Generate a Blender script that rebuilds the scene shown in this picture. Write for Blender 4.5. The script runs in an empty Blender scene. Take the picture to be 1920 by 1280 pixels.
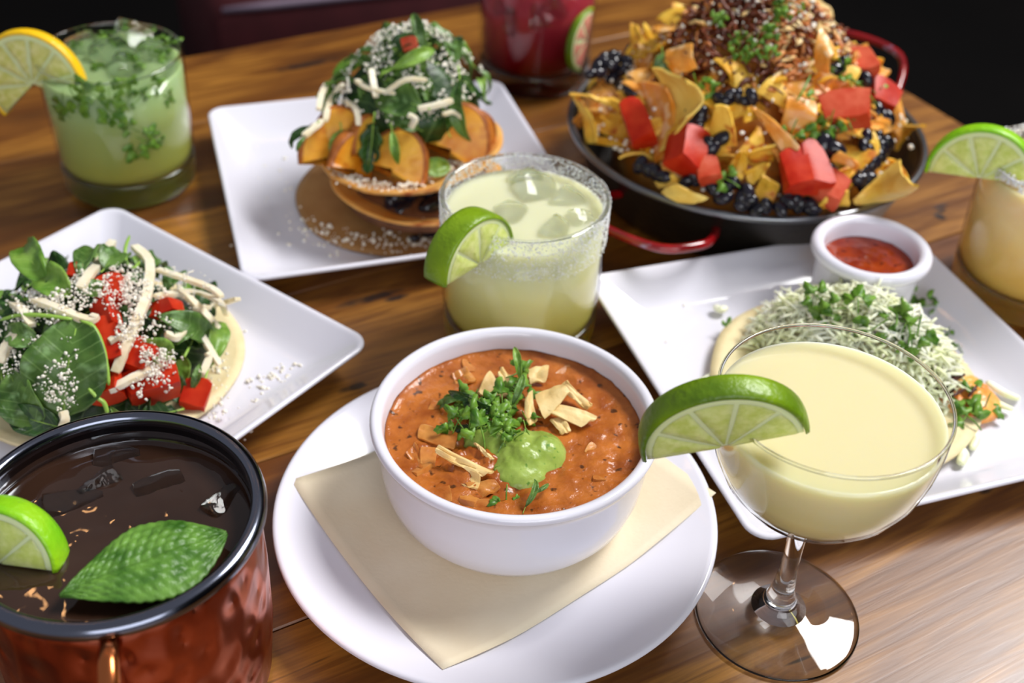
import bpy, math, random
from mathutils import Vector, Matrix, noise

random.seed(7)
S = 0.01                      # authoring unit: centimetres
C = bpy.context.scene.collection
sc = bpy.context.scene
PI = math.pi
R = math.radians

# ------------------------------------------------------------------ camera, light, exposure
CAM_H, PITCH, ROLL, FPX = 40.16, 0.6704, -0.0473, 2232.8
_R = Vector((1, 0, 0)); _U = Vector((0, math.sin(PITCH), math.cos(PITCH))); _F = Vector((0, math.cos(PITCH), -math.sin(PITCH)))
CX = _R * math.cos(ROLL) - _U * math.sin(ROLL)
CY = _R * math.sin(ROLL) + _U * math.cos(ROLL)
CAMROT = Matrix((CX, CY, -_F)).transposed()
CAMPOS = Vector((0, 0, CAM_H))
cam = bpy.data.cameras.new('camera'); camo = bpy.data.objects.new('camera', cam); C.objects.link(camo)
camo.matrix_world = Matrix.Translation(CAMPOS * S) @ CAMROT.to_4x4()
cam.lens = FPX / 1920 * 36; cam.sensor_width = 36; cam.clip_start = 0.01
cam.dof.use_dof = True; cam.dof.focus_distance = 0.47; cam.dof.aperture_fstop = 8.0; cam.dof.aperture_blades = 0
sc.camera = camo

w = bpy.data.worlds.new('world'); sc.world = w; w.use_nodes = True
bg = w.node_tree.nodes['Background']; bg.inputs[0].default_value = (0.88, 0.90, 1.0, 1); bg.inputs[1].default_value = 0.28

def area(name, loc, target, sx, sy, power, col):
    l = bpy.data.lights.new(name, 'AREA'); l.shape = 'RECTANGLE'; l.size = sx * S; l.size_y = sy * S; l.energy = power; l.color = col
    o = bpy.data.objects.new(name, l); C.objects.link(o); o.location = Vector(loc) * S
    o.rotation_euler = (Vector(target) - Vector(loc)).to_track_quat('-Z', 'Y').to_euler(); return o
area('window_daylight', (200, 170, 292), (5, 45, 0), 165, 105, 165, (1.0, 0.985, 0.97))
area('front_fill', (60, -190, 120), (0, 45, 3), 200, 130, 31, (0.94, 0.96, 1.0))  # added soft fill behind the camera, brightens the sides facing it
def bulb(loc, e):
    l = bpy.data.lights.new('ceiling_bulb', 'POINT'); l.energy = e; l.color = (1, 0.50, 0.2); l.shadow_soft_size = 0.035
    o = bpy.data.objects.new('ceiling_bulb', l); C.objects.link(o); o.location = Vector(loc) * S
for b in ((-150, 300, 230), (-70, 330, 240), (20, 300, 225), (-120, 200, 240), (-200, 220, 240), (-30, 220, 250)):
    bulb(b, 1.0)
sc.view_settings.view_transform = 'Standard'; sc.view_settings.look = 'None'
sc.view_settings.exposure = 0.06; sc.view_settings.gamma = 1.0; sc.view_settings.use_curve_mapping = False
sc.cycles.use_denoising = True
sc.cycles.max_bounces = 14; sc.cycles.transmission_bounces = 12; sc.cycles.transparent_max_bounces = 12
sc.cycles.sample_clamp_indirect = 6.0

# ------------------------------------------------------------------ pixel -> world on a horizontal plane / heap
def ray(px, py):
    return CX * ((px - 960) / FPX) + CY * ((640 - py) / FPX) + _F
def W(px, py, z):
    d = ray(px, py); return CAMPOS + d * ((z - CAM_H) / d.z)
ZFB = {}                                       # height assumed for things that stick out beyond a heap's outline
def Wh(px, py, hf, off=0.0):
    d = ray(px, py); z = 16.0
    while z > 0.2:
        q = CAMPOS + d * ((z - CAM_H) / d.z)
        if hf(q.x, q.y) >= z: break
        z -= 0.08
    if z <= 0.25: z = ZFB.get(hf, 1.0)
    q = CAMPOS + d * ((z + off - CAM_H) / d.z)
    return q
def pxcm(q):                                  # pixels per centimetre at a world point
    return FPX / (q - CAMPOS).dot(_F)
def normal_of(hf, x, y, e=0.4):
    return Vector((-(hf(x + e, y) - hf(x - e, y)) / (2 * e), -(hf(x, y + e) - hf(x, y - e)) / (2 * e), 1)).normalized()

# ------------------------------------------------------------------ materials
def lin(c):
    return tuple(((v / 255) / 12.92 if v <= 10 else (((v / 255) + 0.055) / 1.055) ** 2.4) for v in c) + (1,)
def mat(name, col, rough=0.5, metal=0.0, sss=0.0, sssr=0.4, spec=0.5, trans=0.0, ior=1.45, coat=0.0, col2=None, nscale=80, bump=0.0, bscale=200,
        detail=4, stretch=None, ramp=(0.35, 0.65), col3=None, n3=300, r3=(0.6, 0.68), sscol=None, seedobj=False):
    m = bpy.data.materials.new(name); m.use_nodes = True; nt = m.node_tree; p = nt.nodes['Principled BSDF']
    I = p.inputs
    I['Base Color'].default_value = lin(col); I['Roughness'].default_value = rough; I['Metallic'].default_value = metal
    I['Specular IOR Level'].default_value = spec; I['Transmission Weight'].default_value = trans; I['IOR'].default_value = ior
    I['Coat Weight'].default_value = coat; I['Coat Roughness'].default_value = 0.08
    if sss:
        I['Subsurface Weight'].default_value = sss; I['Subsurface Scale'].default_value = sssr * S
        I['Subsurface Radius'].default_value = (1, 0.8, 0.5)
    tc = None
    if col2 or bump or col3:
        tc = nt.nodes.new('ShaderNodeTexCoord'); mp = nt.nodes.new('ShaderNodeMapping'); nt.links.new(tc.outputs['Object'], mp.inputs[0])
        if stretch: mp.inputs['Scale'].default_value = stretch
        if seedobj:
            oi = nt.nodes.new('ShaderNodeObjectInfo'); vm = nt.nodes.new('ShaderNodeVectorMath'); vm.operation = 'SCALE'; vm.inputs[3].default_value = 1.0
            cb = nt.nodes.new('ShaderNodeCombineXYZ')
            for k in range(3): nt.links.new(oi.outputs['Random'], cb.inputs[k])
            nt.links.new(cb.outputs[0], mp.inputs['Location'])
    def noi(scale, det):
        n = nt.nodes.new('ShaderNodeTexNoise'); n.inputs['Scale'].default_value = scale; n.inputs['Detail'].default_value = det
        nt.links.new(mp.outputs[0], n.inputs[0]); return n
    last = None
    if col2:
        n = noi(nscale, detail); r = nt.nodes.new('ShaderNodeValToRGB'); nt.links.new(n.outputs[0], r.inputs[0])
        r.color_ramp.elements[0].position = ramp[0]; r.color_ramp.elements[1].position = ramp[1]
        r.color_ramp.elements[0].color = lin(col); r.color_ramp.elements[1].color = lin(col2); last = r.outputs[0]
    if col3:
        n = noi(n3, 2); r = nt.nodes.new('ShaderNodeValToRGB'); nt.links.new(n.outputs[0], r.inputs[0])
        r.color_ramp.elements[0].position = r3[0]; r.color_ramp.elements[1].position = r3[1]
        r.color_ramp.elements[0].color = (0, 0, 0, 1); r.color_ramp.elements[1].color = (1, 1, 1, 1)
        mx = nt.nodes.new('ShaderNodeMix'); mx.data_type = 'RGBA'; nt.links.new(r.outputs[0], mx.inputs[0])
        if last: nt.links.new(last, mx.inputs[6])
        else: mx.inputs[6].default_value = lin(col)
        mx.inputs[7].default_value = lin(col3); last = mx.outputs[2]
    if last: nt.links.new(last, I['Base Color'])
    if bump:
        n = noi(bscale, 3); b = nt.nodes.new('ShaderNodeBump'); b.inputs['Strength'].default_value = bump; b.inputs['Distance'].default_value = 0.001
        nt.links.new(n.outputs[0], b.inputs['Height']); nt.links.new(b.outputs[0], I['Normal'])
    return m
def zgrad(m, z0, z1, c0, c1, power=None):
    """the liquid's own colour from its settled bottom to its icy top (object z, cm)"""
    nt = m.node_tree; tc = nt.nodes.new('ShaderNodeTexCoord'); sp = nt.nodes.new('ShaderNodeSeparateXYZ'); mr = nt.nodes.new('ShaderNodeMapRange')
    n = nt.nodes.new('ShaderNodeTexNoise'); n.inputs['Scale'].default_value = 45; n.inputs['Detail'].default_value = 2
    nt.links.new(tc.outputs['Object'], n.inputs[0]); nt.links.new(tc.outputs['Object'], sp.inputs[0])
    ad = nt.nodes.new('ShaderNodeMath'); ad.operation = 'MULTIPLY_ADD'; ad.inputs[1].default_value = 0.02; nt.links.new(n.outputs[0], ad.inputs[0]); nt.links.new(sp.outputs[2], ad.inputs[2])
    mr.inputs[1].default_value = z0 * S + 0.01; mr.inputs[2].default_value = z1 * S + 0.01
    r = nt.nodes.new('ShaderNodeValToRGB'); r.color_ramp.elements[0].color = lin(c0); r.color_ramp.elements[1].color = lin(c1)
    nt.links.new(ad.outputs[0], mr.inputs[0]); nt.links.new(mr.outputs[0], r.inputs[0]); nt.links.new(r.outputs[0], nt.nodes['Principled BSDF'].inputs['Base Color']); return m

M = {}
M['china'] = mat('china', (230, 229, 240), 0.12, coat=0.3)
M['glass'] = mat('glass', (255, 255, 255), 0.0, trans=1.0, ior=1.47)
def clear_wall(name, tint=(1, 1, 1), refl=1.0):
    m = bpy.data.materials.new(name); m.use_nodes = True; nt = m.node_tree; nt.nodes.clear(); out = nt.nodes.new('ShaderNodeOutputMaterial')
    t = nt.nodes.new('ShaderNodeBsdfTransparent'); t.inputs[0].default_value = tint + (1,); g = nt.nodes.new('ShaderNodeBsdfGlossy'); g.inputs['Roughness'].default_value = 0.02
    f = nt.nodes.new('ShaderNodeFresnel'); f.inputs[0].default_value = 1.42; x = nt.nodes.new('ShaderNodeMixShader')
    ge = nt.nodes.new('ShaderNodeNewGeometry'); mr = nt.nodes.new('ShaderNodeMapRange'); mr.inputs[3].default_value = 1.42; mr.inputs[4].default_value = 1.01
    nt.links.new(ge.outputs['Backfacing'], mr.inputs[0]); nt.links.new(mr.outputs[0], f.inputs[0])
    nt.links.new(f.outputs[0], x.inputs[0]); nt.links.new(t.outputs[0], x.inputs[1]); nt.links.new(g.outputs[0], x.inputs[2]); nt.links.new(x.outputs[0], out.inputs[0]); return m
M['wall_glass'] = clear_wall('wall_glass', (.97, .985, .975))
M['ice'] = mat('ice', (245, 250, 250), 0.03, trans=1.0, ior=1.31, bump=0.5, bscale=150)
M['paper'] = mat('paper', (226, 210, 180), 0.75, col2=(232, 220, 194), nscale=25, bump=0.15, bscale=500)
M['salt'] = mat('salt', (250, 250, 250), 0.25, sss=0.4, sssr=0.1)
M['cotija'] = mat('cotija', (250, 243, 228), 0.6, sss=0.3, sssr=0.1)
M['jicama'] = mat('jicama', (240, 222, 186), 0.4, sss=0.5, sssr=0.3, col2=(248, 238, 214), nscale=120, seedobj=True, bump=0.2, bscale=400)
M['leaf'] = mat('leaf', (50, 84, 26), 0.36, sss=0.15, sssr=0.1, col2=(102, 138, 62), nscale=60, bump=0.35, bscale=260, seedobj=True, col3=(128, 166, 104), n3=110, r3=(0.58, 0.7))
M['leaf_bright'] = mat('leaf_bright', (84, 128, 34), 0.38, sss=0.2, sssr=0.1, col2=(140, 176, 76), nscale=70, bump=0.3, bscale=260, seedobj=True)
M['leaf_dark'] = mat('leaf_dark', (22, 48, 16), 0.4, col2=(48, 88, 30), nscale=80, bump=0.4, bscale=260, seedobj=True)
M['stem'] = mat('stem', (150, 190, 80), 0.4, sss=0.3, sssr=0.2)
M['cilantro'] = mat('cilantro', (60, 106, 22), 0.4, sss=0.1, sssr=0.1, col2=(122, 164, 56), nscale=200, seedobj=True)
M['tomato'] = mat('tomato', (176, 30, 8), 0.36, spec=.25, sss=0.15, sssr=0.3, col2=(200, 56, 24), nscale=90, seedobj=True, bump=0.15, bscale=220)
M['tomato_pink'] = mat('tomato_pink', (196, 66, 36), 0.42, spec=.25, sss=0.2, sssr=0.4, col2=(214, 98, 68), nscale=110, seedobj=True, bump=0.2, bscale=220)
M['bean'] = mat('bean', (16, 15, 22), 0.16, spec=0.6, col2=(34, 30, 42), nscale=90, seedobj=True)
M['chip'] = mat('chip', (232, 170, 36), 0.5, sss=0.15, sssr=0.2, col2=(246, 204, 84), nscale=60, col3=(196, 104, 22), n3=95, r3=(0.56, 0.7), bump=0.7, bscale=160, seedobj=True)
M['chip_yellow'] = mat('chip_yellow', (240, 192, 72), 0.5, sss=0.15, sssr=0.2, col2=(250, 216, 116), nscale=60, col3=(216, 140, 40), n3=80, r3=(0.62, 0.75), bump=0.8, bscale=130, seedobj=True)
M['chip_cheese'] = mat('chip_cheese', (226, 140, 36), 0.32, sss=0.3, sssr=0.3, col2=(240, 176, 90), nscale=70, col3=(250, 204, 150), n3=120, r3=(0.55, 0.65), bump=0.8, bscale=120, seedobj=True)
M['chip_pale'] = mat('chip_pale', (226, 188, 118), 0.5, sss=0.2, sssr=0.2, col2=(238, 210, 150), nscale=90, col3=(214, 150, 76), n3=80, r3=(0.62, 0.75), bump=0.6, bscale=200, seedobj=True)
M['tort'] = mat('tort', (228, 208, 158), 0.7, col2=(240, 226, 182), nscale=60, col3=(206, 164, 96), n3=60, r3=(0.62, 0.75), bump=0.3, bscale=200)
M['tort_brown'] = mat('tort_brown', (158, 112, 62), 0.6, col2=(176, 132, 80), nscale=40, bump=0.4, bscale=160)
M['tostada'] = mat('tostada', (224, 152, 62), 0.5, sss=0.2, sssr=0.2, col2=(236, 184, 104), nscale=50, col3=(170, 88, 26), n3=55, r3=(0.58, 0.72), bump=0.5, bscale=160)
M['potato'] = mat('potato', (214, 130, 22), 0.35, sss=0.2, sssr=0.3, col2=(240, 182, 62), nscale=60, col3=(186, 96, 18), n3=70, r3=(0.6, 0.74), bump=0.5, bscale=200, seedobj=True)
M['potato_skin'] = mat('potato_skin', (140, 74, 22), 0.5, col2=(190, 110, 40), nscale=120, bump=0.6, bscale=260, seedobj=True)
M['pork_dark'] = mat('pork_dark', (74, 30, 14), 0.35, col2=(128, 62, 30), nscale=120, bump=0.5, bscale=300)
M['pork_light'] = mat('pork_light', (196, 110, 48), 0.4, col2=(226, 160, 96), nscale=140, bump=0.5, bscale=300)
M['almond'] = mat('almond', (236, 196, 128), 0.45, sss=0.3, sssr=0.2, col2=(244, 216, 160), nscale=140)
M['cheese'] = mat('cheese', (226, 134, 34), 0.3, sss=0.4, sssr=0.4, col2=(244, 184, 104), nscale=50, col3=(120, 56, 16), n3=40, r3=(0.55, 0.66), bump=0.8, bscale=120)
M['cabbage'] = mat('cabbage', (252, 252, 236), 0.4, sss=0.3, sssr=0.2, col2=(240, 246, 190), nscale=50)
M['meat'] = mat('meat', (70, 28, 18), 0.35, bump=0.5)
M['orange_sauce'] = mat('orange_sauce', (236, 130, 50), 0.3, sss=0.4, sssr=0.3, col2=(246, 180, 90), nscale=80, bump=0.4, bscale=200)
M['crema'] = mat('crema', (134, 158, 62), 0.3, sss=0.35, sssr=0.3, col2=(162, 184, 90), nscale=120, col3=(96, 140, 50), n3=260, r3=(0.62, 0.68), bump=0.5, bscale=200)
M['soup'] = mat('soup', (146, 72, 18), 0.26, sss=0.2, sssr=0.3, col2=(192, 112, 44), nscale=70, detail=8, col3=(84, 46, 16), n3=190, r3=(0.64, 0.70), bump=0.8, bscale=240)
M['chunk'] = mat('chunk', (170, 92, 28), 0.3, sss=0.3, sssr=0.4, col2=(206, 138, 66), nscale=120, seedobj=True, bump=0.5, bscale=200)
M['salsa'] = mat('salsa', (128, 34, 8), 0.16, sss=0.1, sssr=0.3, col2=(164, 60, 18), nscale=90, col3=(90, 14, 4), n3=200, r3=(0.6, 0.68), bump=0.4, bscale=200)
M['copper'] = mat('copper', (198, 112, 84), 0.3, metal=1.0, col2=(158, 80, 58), nscale=26)
M['steel'] = mat('steel', (200, 204, 212), 0.13, metal=1.0)
M['pan'] = mat('pan', (62, 60, 58), 0.34, metal=0.85, col2=(84, 78, 70), nscale=30, bump=0.2, bscale=300)
M['pan_rim'] = mat('pan_rim', (132, 134, 138), 0.3, metal=0.9)
M['enamel'] = mat('enamel', (150, 8, 14), 0.14, coat=0.6, col2=(110, 4, 10), nscale=60, col3=(150, 140, 170), n3=70, r3=(0.66, 0.72))
M['peel'] = mat('peel', (58, 92, 8), 0.34, sss=0.1, sssr=0.1, col2=(134, 168, 20), nscale=26, bump=0.5, bscale=420, seedobj=True)
M['peel_bright'] = mat('peel_bright', (112, 190, 16), 0.34, sss=0.2, sssr=0.1, col2=(160, 212, 30), nscale=36, bump=0.5, bscale=420)
M['peel_yellow'] = mat('peel_yellow', (246, 196, 8), 0.34, sss=0.2, sssr=0.1, col2=(250, 200, 30), nscale=40, bump=0.5, bscale=420)
M['pith'] = mat('pith', (226, 236, 176), 0.5, sss=0.6, sssr=0.3)
M['pulp'] = mat('pulp', (200, 214, 108), 0.16, sss=0.7, sssr=0.6, col2=(224, 232, 150), nscale=90, stretch=(3, 1, 3), bump=0.35, bscale=140)
M['pulp_lemon'] = mat('pulp_lemon', (204, 204, 104), 0.16, sss=0.7, sssr=0.6, col2=(232, 228, 156), nscale=90, stretch=(3, 1, 3), bump=0.35, bscale=140)
M['pulp_pink'] = mat('pulp_pink', (226, 130, 120), 0.2, sss=0.8, sssr=0.6, col2=(240, 170, 140), nscale=60)
M['mint'] = mat('mint', (52, 98, 24), 0.42, sss=0.1, sssr=0.1, col2=(112, 158, 64), nscale=90, bump=0.3, bscale=600)
M['vinyl'] = mat('vinyl', (66, 22, 26), 0.7, spec=.2, col2=(56, 18, 22), nscale=20)
M['vinyl_highlight'] = mat('vinyl_highlight', (120, 104, 120), 0.4)
M['darkwood'] = mat('darkwood', (20, 15, 14), 0.6, col2=(12, 9, 9), nscale=12)
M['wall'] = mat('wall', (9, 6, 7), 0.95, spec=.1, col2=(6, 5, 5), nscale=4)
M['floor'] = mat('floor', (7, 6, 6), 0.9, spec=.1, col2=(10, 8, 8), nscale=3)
M['plaster'] = mat('plaster', (150, 140, 130), 0.9, col2=(140, 132, 122), nscale=4)

def liquid(name, c0, c1, z0, z1, sss=1.0, rough=0.08, r=1.2):
    m = mat(name, c0, rough, sss=sss, sssr=r, spec=0.4); m.node_tree.nodes['Principled BSDF'].inputs['Subsurface Radius'].default_value = (1, 0.9, 0.6)
    return zgrad(m, z0, z1, c0, c1)

def veins(m, amt=.45):
    nt = m.node_tree; N = nt.nodes; L = nt.links; p = N['Principled BSDF']; src = p.inputs['Base Color'].links[0].from_socket
    tc = N.new('ShaderNodeTexCoord'); sp = N.new('ShaderNodeSeparateXYZ'); L.new(tc.outputs['Object'], sp.inputs[0])
    def mt(op, a, b=None, c=None):
        n = N.new('ShaderNodeMath'); n.operation = op
        for k, x in enumerate((a, b, c)):
            if x is None: continue
            if isinstance(x, (int, float)): n.inputs[k].default_value = x
            else: L.new(x, n.inputs[k])
        return n.outputs[0]
    ax_ = mt('ABSOLUTE', sp.outputs[0]); y = mt('SUBTRACT', sp.outputs[1], mt('MULTIPLY', ax_, .9)); f = mt('ABSOLUTE', mt('SUBTRACT', mt('FRACT', mt('MULTIPLY', y, 1 / .0062)), .5))
    line = mt('LESS_THAN', f, .06); c = N.new('ShaderNodeMix'); c.data_type = 'RGBA'; L.new(mt('MULTIPLY', line, amt), c.inputs[0]); L.new(src, c.inputs[6]); c.inputs[7].default_value = lin((150, 185, 110)); L.new(c.outputs[2], p.inputs['Base Color'])
for k in ('leaf', 'leaf_bright', 'leaf_dark'): veins(M[k], .22 if k != 'leaf_dark' else .2)
def hammered(m):
    nt = m.node_tree; tc = nt.nodes.new('ShaderNodeTexCoord'); v = nt.nodes.new('ShaderNodeTexVoronoi'); v.feature = 'SMOOTH_F1'
    mp = nt.nodes.new('ShaderNodeMapping'); mp.inputs['Scale'].default_value = (1, 1, 0.7)
    v.inputs['Scale'].default_value = 115; nt.links.new(tc.outputs['Object'], mp.inputs[0]); nt.links.new(mp.outputs[0], v.inputs['Vector'])
    b = nt.nodes.new('ShaderNodeBump'); b.inputs['Distance'].default_value = 0.004; b.inputs['Strength'].default_value = 0.75
    nt.links.new(v.outputs['Distance'], b.inputs['Height']); nt.links.new(b.outputs[0], nt.nodes['Principled BSDF'].inputs['Normal'])
hammered(M['copper'])

TA = R(30.5)                                    # direction of the boards
def T(u, v, z=0):                               # table coordinates -> world
    return Vector((u * math.cos(TA) - v * math.sin(TA), u * math.sin(TA) + v * math.cos(TA), z))

def wood():
    m = bpy.data.materials.new('reclaimed_wood'); m.use_nodes = True; nt = m.node_tree; N = nt.nodes; L = nt.links; p = N['Principled BSDF']
    tc = N.new('ShaderNodeTexCoord'); oi = N.new('ShaderNodeObjectInfo')
    def math_(op, a, b=None, c=None):
        n = N.new('ShaderNodeMath'); n.operation = op
        for k, x in enumerate((a, b, c)):
            if x is None: continue
            if isinstance(x, (int, float)): n.inputs[k].default_value = x
            else: L.new(x, n.inputs[k])
        return n.outputs[0]
    off = N.new('ShaderNodeCombineXYZ'); L.new(math_('MULTIPLY', oi.outputs['Random'], 3.0), off.inputs[0]); L.new(oi.outputs['Random'], off.inputs[2])
    add = N.new('ShaderNodeVectorMath'); add.operation = 'ADD'; L.new(tc.outputs['Object'], add.inputs[0]); L.new(off.outputs[0], add.inputs[1])
    def noi(scale, st, det=5, dist=0.0):
        mp = N.new('ShaderNodeMapping'); mp.inputs['Scale'].default_value = st; L.new(add.outputs[0], mp.inputs[0])
        n = N.new('ShaderNodeTexNoise'); n.inputs['Scale'].default_value = scale; n.inputs['Detail'].default_value = det; n.inputs['Distortion'].default_value = dist
        L.new(mp.outputs[0], n.inputs[0]); return n.outputs[0]
    def ramp(x, *st):
        r = N.new('ShaderNodeValToRGB'); e = r.color_ramp.elements
        while len(e) < len(st): e.new(0.5)
        for k, (q, c) in enumerate(st): e[k].position = q; e[k].color = c if len(c) == 4 else lin(c)
        L.new(x, r.inputs[0]); return r.outputs[0]
    def mix(f, a, b, t='MIX'):
        n = N.new('ShaderNodeMix'); n.data_type = 'RGBA'; n.blend_type = t
        if isinstance(f, float): n.inputs[0].default_value = f
        else: L.new(f, n.inputs[0])
        for k, x in ((6, a), (7, b)):
            if isinstance(x, tuple): n.inputs[k].default_value = x
            else: L.new(x, n.inputs[k])
        return n.outputs[2]
    broad = noi(9, (0.5, 2.6, 1), 4, 1.2)
    base = ramp(broad, (0.30, (70, 41, 12)), (0.48, (122, 79, 27)), (0.66, (172, 124, 53)))
    grain = noi(28, (0.55, 9, 1), 6, 0.6)
    base = mix(ramp(grain, (0.34, (0.6,) * 3 + (1,)), (0.56, (0, 0, 0, 1))), base, lin((92, 50, 14)))
    fine = noi(90, (0.5, 12, 1), 3)
    base = mix(ramp(fine, (0.4, (0.2,) * 3 + (1,)), (0.6, (0, 0, 0, 1))), base, lin((80, 46, 14)))
    cracks = noi(16, (0.8, 6.5, 1), 2, 0.4)
    base = mix(ramp(cracks, (0.74, (0, 0, 0, 1)), (0.78, (0.8,) * 3 + (1,))), base, lin((26, 18, 14)))
    tint = ramp(oi.outputs['Random'], (0.0, (232, 196, 140)), (0.5, (255, 246, 215)), (1.0, (255, 226, 170)))
    base = mix(0.8, base, tint, 'MULTIPLY')
    # old knots and nail scars at their places on the boards
    sp = N.new('ShaderNodeSeparateXYZ')
    wob = N.new('ShaderNodeTexNoise'); wob.inputs['Scale'].default_value = 90; L.new(tc.outputs['Object'], wob.inputs[0])
    tot = None
    root = knot_ref
    tc2 = N.new('ShaderNodeTexCoord'); tc2.object = root; L.new(tc2.outputs['Object'], sp.inputs[0])
    for (u, v, ru, rv) in ((20.5, 50.6, 2.3, .42), (21.7, 50.0, .9, .3), (57.2, 43.3, .55, .3), (57.5, 43.7, .8, .22), (56.6, 42.8, .4, .5), (16.6, 43.9, .95, .3), (25.5, 48.4, .8, .2), (43.2, 26.5, .6, .2), (40.6, 23.6, .5, .25), (43, 24.6, .45, .35), (12.0, 76.5, 2, .4), (28, 80, 3, .5)):
        a = math_('MULTIPLY', math_('SUBTRACT', sp.outputs[0], u * S), 1 / (ru * S)); b = math_('MULTIPLY', math_('SUBTRACT', sp.outputs[1], v * S), 1 / (rv * S))
        d = math_('ADD', math_('MULTIPLY', a, a), math_('MULTIPLY', b, b))
        d = math_('ADD', d, math_('MULTIPLY', wob.outputs[0], 1.6))
        k = math_('SUBTRACT', 1.0, math_('SMOOTH_MIN', math_('MULTIPLY', math_('SUBTRACT', d, 0.9), 1.2), 1.0, 0.2))
        tot = k if tot is None else math_('MAXIMUM', tot, k)
    base = mix(math_('MINIMUM', math_('MAXIMUM', tot, 0.0), 0.92), base, lin((24, 18, 20)))
    L.new(base, p.inputs['Base Color'])
    rr = N.new('ShaderNodeMapRange'); rr.inputs[3].default_value = 0.30; rr.inputs[4].default_value = 0.48; L.new(grain, rr.inputs[0]); L.new(rr.outputs[0], p.inputs['Roughness'])
    p.inputs['Specular IOR Level'].default_value = 0.5; p.inputs['Coat Weight'].default_value = 0.55; p.inputs['Coat Roughness'].default_value = 0.28
    b = N.new('ShaderNodeBump'); b.inputs['Strength'].default_value = 0.2; b.inputs['Distance'].default_value = 0.0008
    L.new(math_('ADD', grain, math_('MULTIPLY', tot, -0.6)), b.inputs['Height']); L.new(b.outputs[0], p.inputs['Normal'])
    return m

# ------------------------------------------------------------------ mesh helpers
class MB:
    def __init__(s): s.v = []; s.f = []; s.mi = []
    def add(s, vs, fs, mi=0):
        b = len(s.v); s.v += [tuple(v) for v in vs]; s.f += [tuple(b + i for i in f) for f in fs]; s.mi += [mi] * len(fs); return s
    def mesh(s, name, mats, smooth=True):
        me = bpy.data.meshes.new(name); me.from_pydata([(x * S, y * S, z * S) for x, y, z in s.v], [], s.f)
        for m in (mats if isinstance(mats, (list, tuple)) else [mats]): me.materials.append(M[m] if isinstance(m, str) else m)
        me.polygons.foreach_set('material_index', s.mi); me.polygons.foreach_set('use_smooth', [smooth] * len(s.f)); me.update()
        if getattr(s, 'sharp', 0): me.set_sharp_from_angle(angle=R(s.sharp))
        return me
    def build(s, name, mats, parent=None, smooth=True, mtx=None):
        return place(name, s.mesh(name, mats, smooth), parent, mtx)
def place(name, me, parent=None, mtx=None):
    o = bpy.data.objects.new(name, me); C.objects.link(o)
    if parent: o.parent = parent
    if mtx is not None: set_m(o, mtx)
    return o
def set_m(o, m):
    m = m.copy(); m.translation = m.translation * S; o.matrix_local = m
def tag(o, label, cat, group=None, kind=None):
    o['label'] = label; o['category'] = cat
    if group: o['group'] = group
    if kind: o['kind'] = kind
    return o
def thing(name, label, cat, loc=(0, 0, 0), rz=0, group=None, mtx=None):
    o = bpy.data.objects.new(name, None); C.objects.link(o); o.empty_display_size = 0.02
    set_m(o, mtx if mtx is not None else Matrix.Translation(loc) @ Matrix.Rotation(rz, 4, 'Z')); return tag(o, label, cat, group)
def struct(o):
    o['kind'] = 'structure'; return o
def TR(loc, rz=0): return Matrix.Translation(loc) @ Matrix.Rotation(rz, 4, 'Z')
def basis(loc, x, z):
    x = Vector(x).normalized(); z = Vector(z); z = (z - x * z.dot(x)).normalized(); y = z.cross(x)
    m = Matrix((x, y, z)).transposed().to_4x4(); m.translation = Vector(loc); return m
def camframe(loc, roll=0, tx=0, ty=0):
    """x to the right, y up, z towards the viewpoint, then rolled and tilted (degrees)"""
    m = CAMROT.to_4x4() @ Matrix.Rotation(R(roll), 4, 'Z') @ Matrix.Rotation(R(tx), 4, 'X') @ Matrix.Rotation(R(ty), 4, 'Y')
    m.translation = Vector(loc); return m
def lathe(prof, seg=72, mb=None, mi=0, wob=None):
    mb = mb or MB(); vs = []; fs = []; rings = []
    for r, z in prof:
        if r < 1e-6: rings.append([len(vs)]); vs.append((0, 0, z))
        else:
            rings.append(list(range(len(vs), len(vs) + seg)))
            for k in range(seg):
                a = 2 * PI * k / seg; rr = r * (wob(a, z) if wob else 1); vs.append((rr * math.cos(a), rr * math.sin(a), z))
    for A, B in zip(rings, rings[1:]):
        for k in range(seg):
            k2 = (k + 1) % seg
            if len(A) == 1 and len(B) == 1: continue
            if len(A) == 1: fs.append((A[0], B[k2], B[k]))
            elif len(B) == 1: fs.append((A[k], A[k2], B[0]))
            else: fs.append((A[k], A[k2], B[k2], B[k]))
    return mb.add(vs, fs, mi)
def arc(cx, cz, r, a0, a1, n):
    return [(cx + r * math.cos(R(a0 + (a1 - a0) * i / n)), cz + r * math.sin(R(a0 + (a1 - a0) * i / n))) for i in range(n + 1)]
def box(mb, x0, y0, z0, x1, y1, z1, mi=0, bev=0.0):
    if bev <= 0:
        v = [(x, y, z) for z in (z0, z1) for y in (y0, y1) for x in (x0, x1)]
        return mb.add(v, [(0, 2, 3, 1), (4, 5, 7, 6), (0, 1, 5, 4), (2, 6, 7, 3), (0, 4, 6, 2), (1, 3, 7, 5)], mi)
    b = bev; rings = []
    for z, i in ((z0, b), (z0 + b, 0), (z1 - b, 0), (z1, b)):
        c = b * 0.6 + i
        rings.append([(x0 + c, y0 + i, z), (x1 - c, y0 + i, z), (x1 - i, y0 + c, z), (x1 - i, y1 - c, z), (x1 - c, y1 - i, z), (x0 + c, y1 - i, z), (x0 + i, y1 - c, z), (x0 + i, y0 + c, z)])
    v = [q for r_ in rings for q in r_]; f = [tuple(range(7, -1, -1)), tuple(range(24, 32))]
    for k in range(3):
        for j in range(8): f.append((k * 8 + j, k * 8 + (j + 1) % 8, k * 8 + 8 + (j + 1) % 8, k * 8 + 8 + j))
    return mb.add(v, f, mi)
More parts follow.
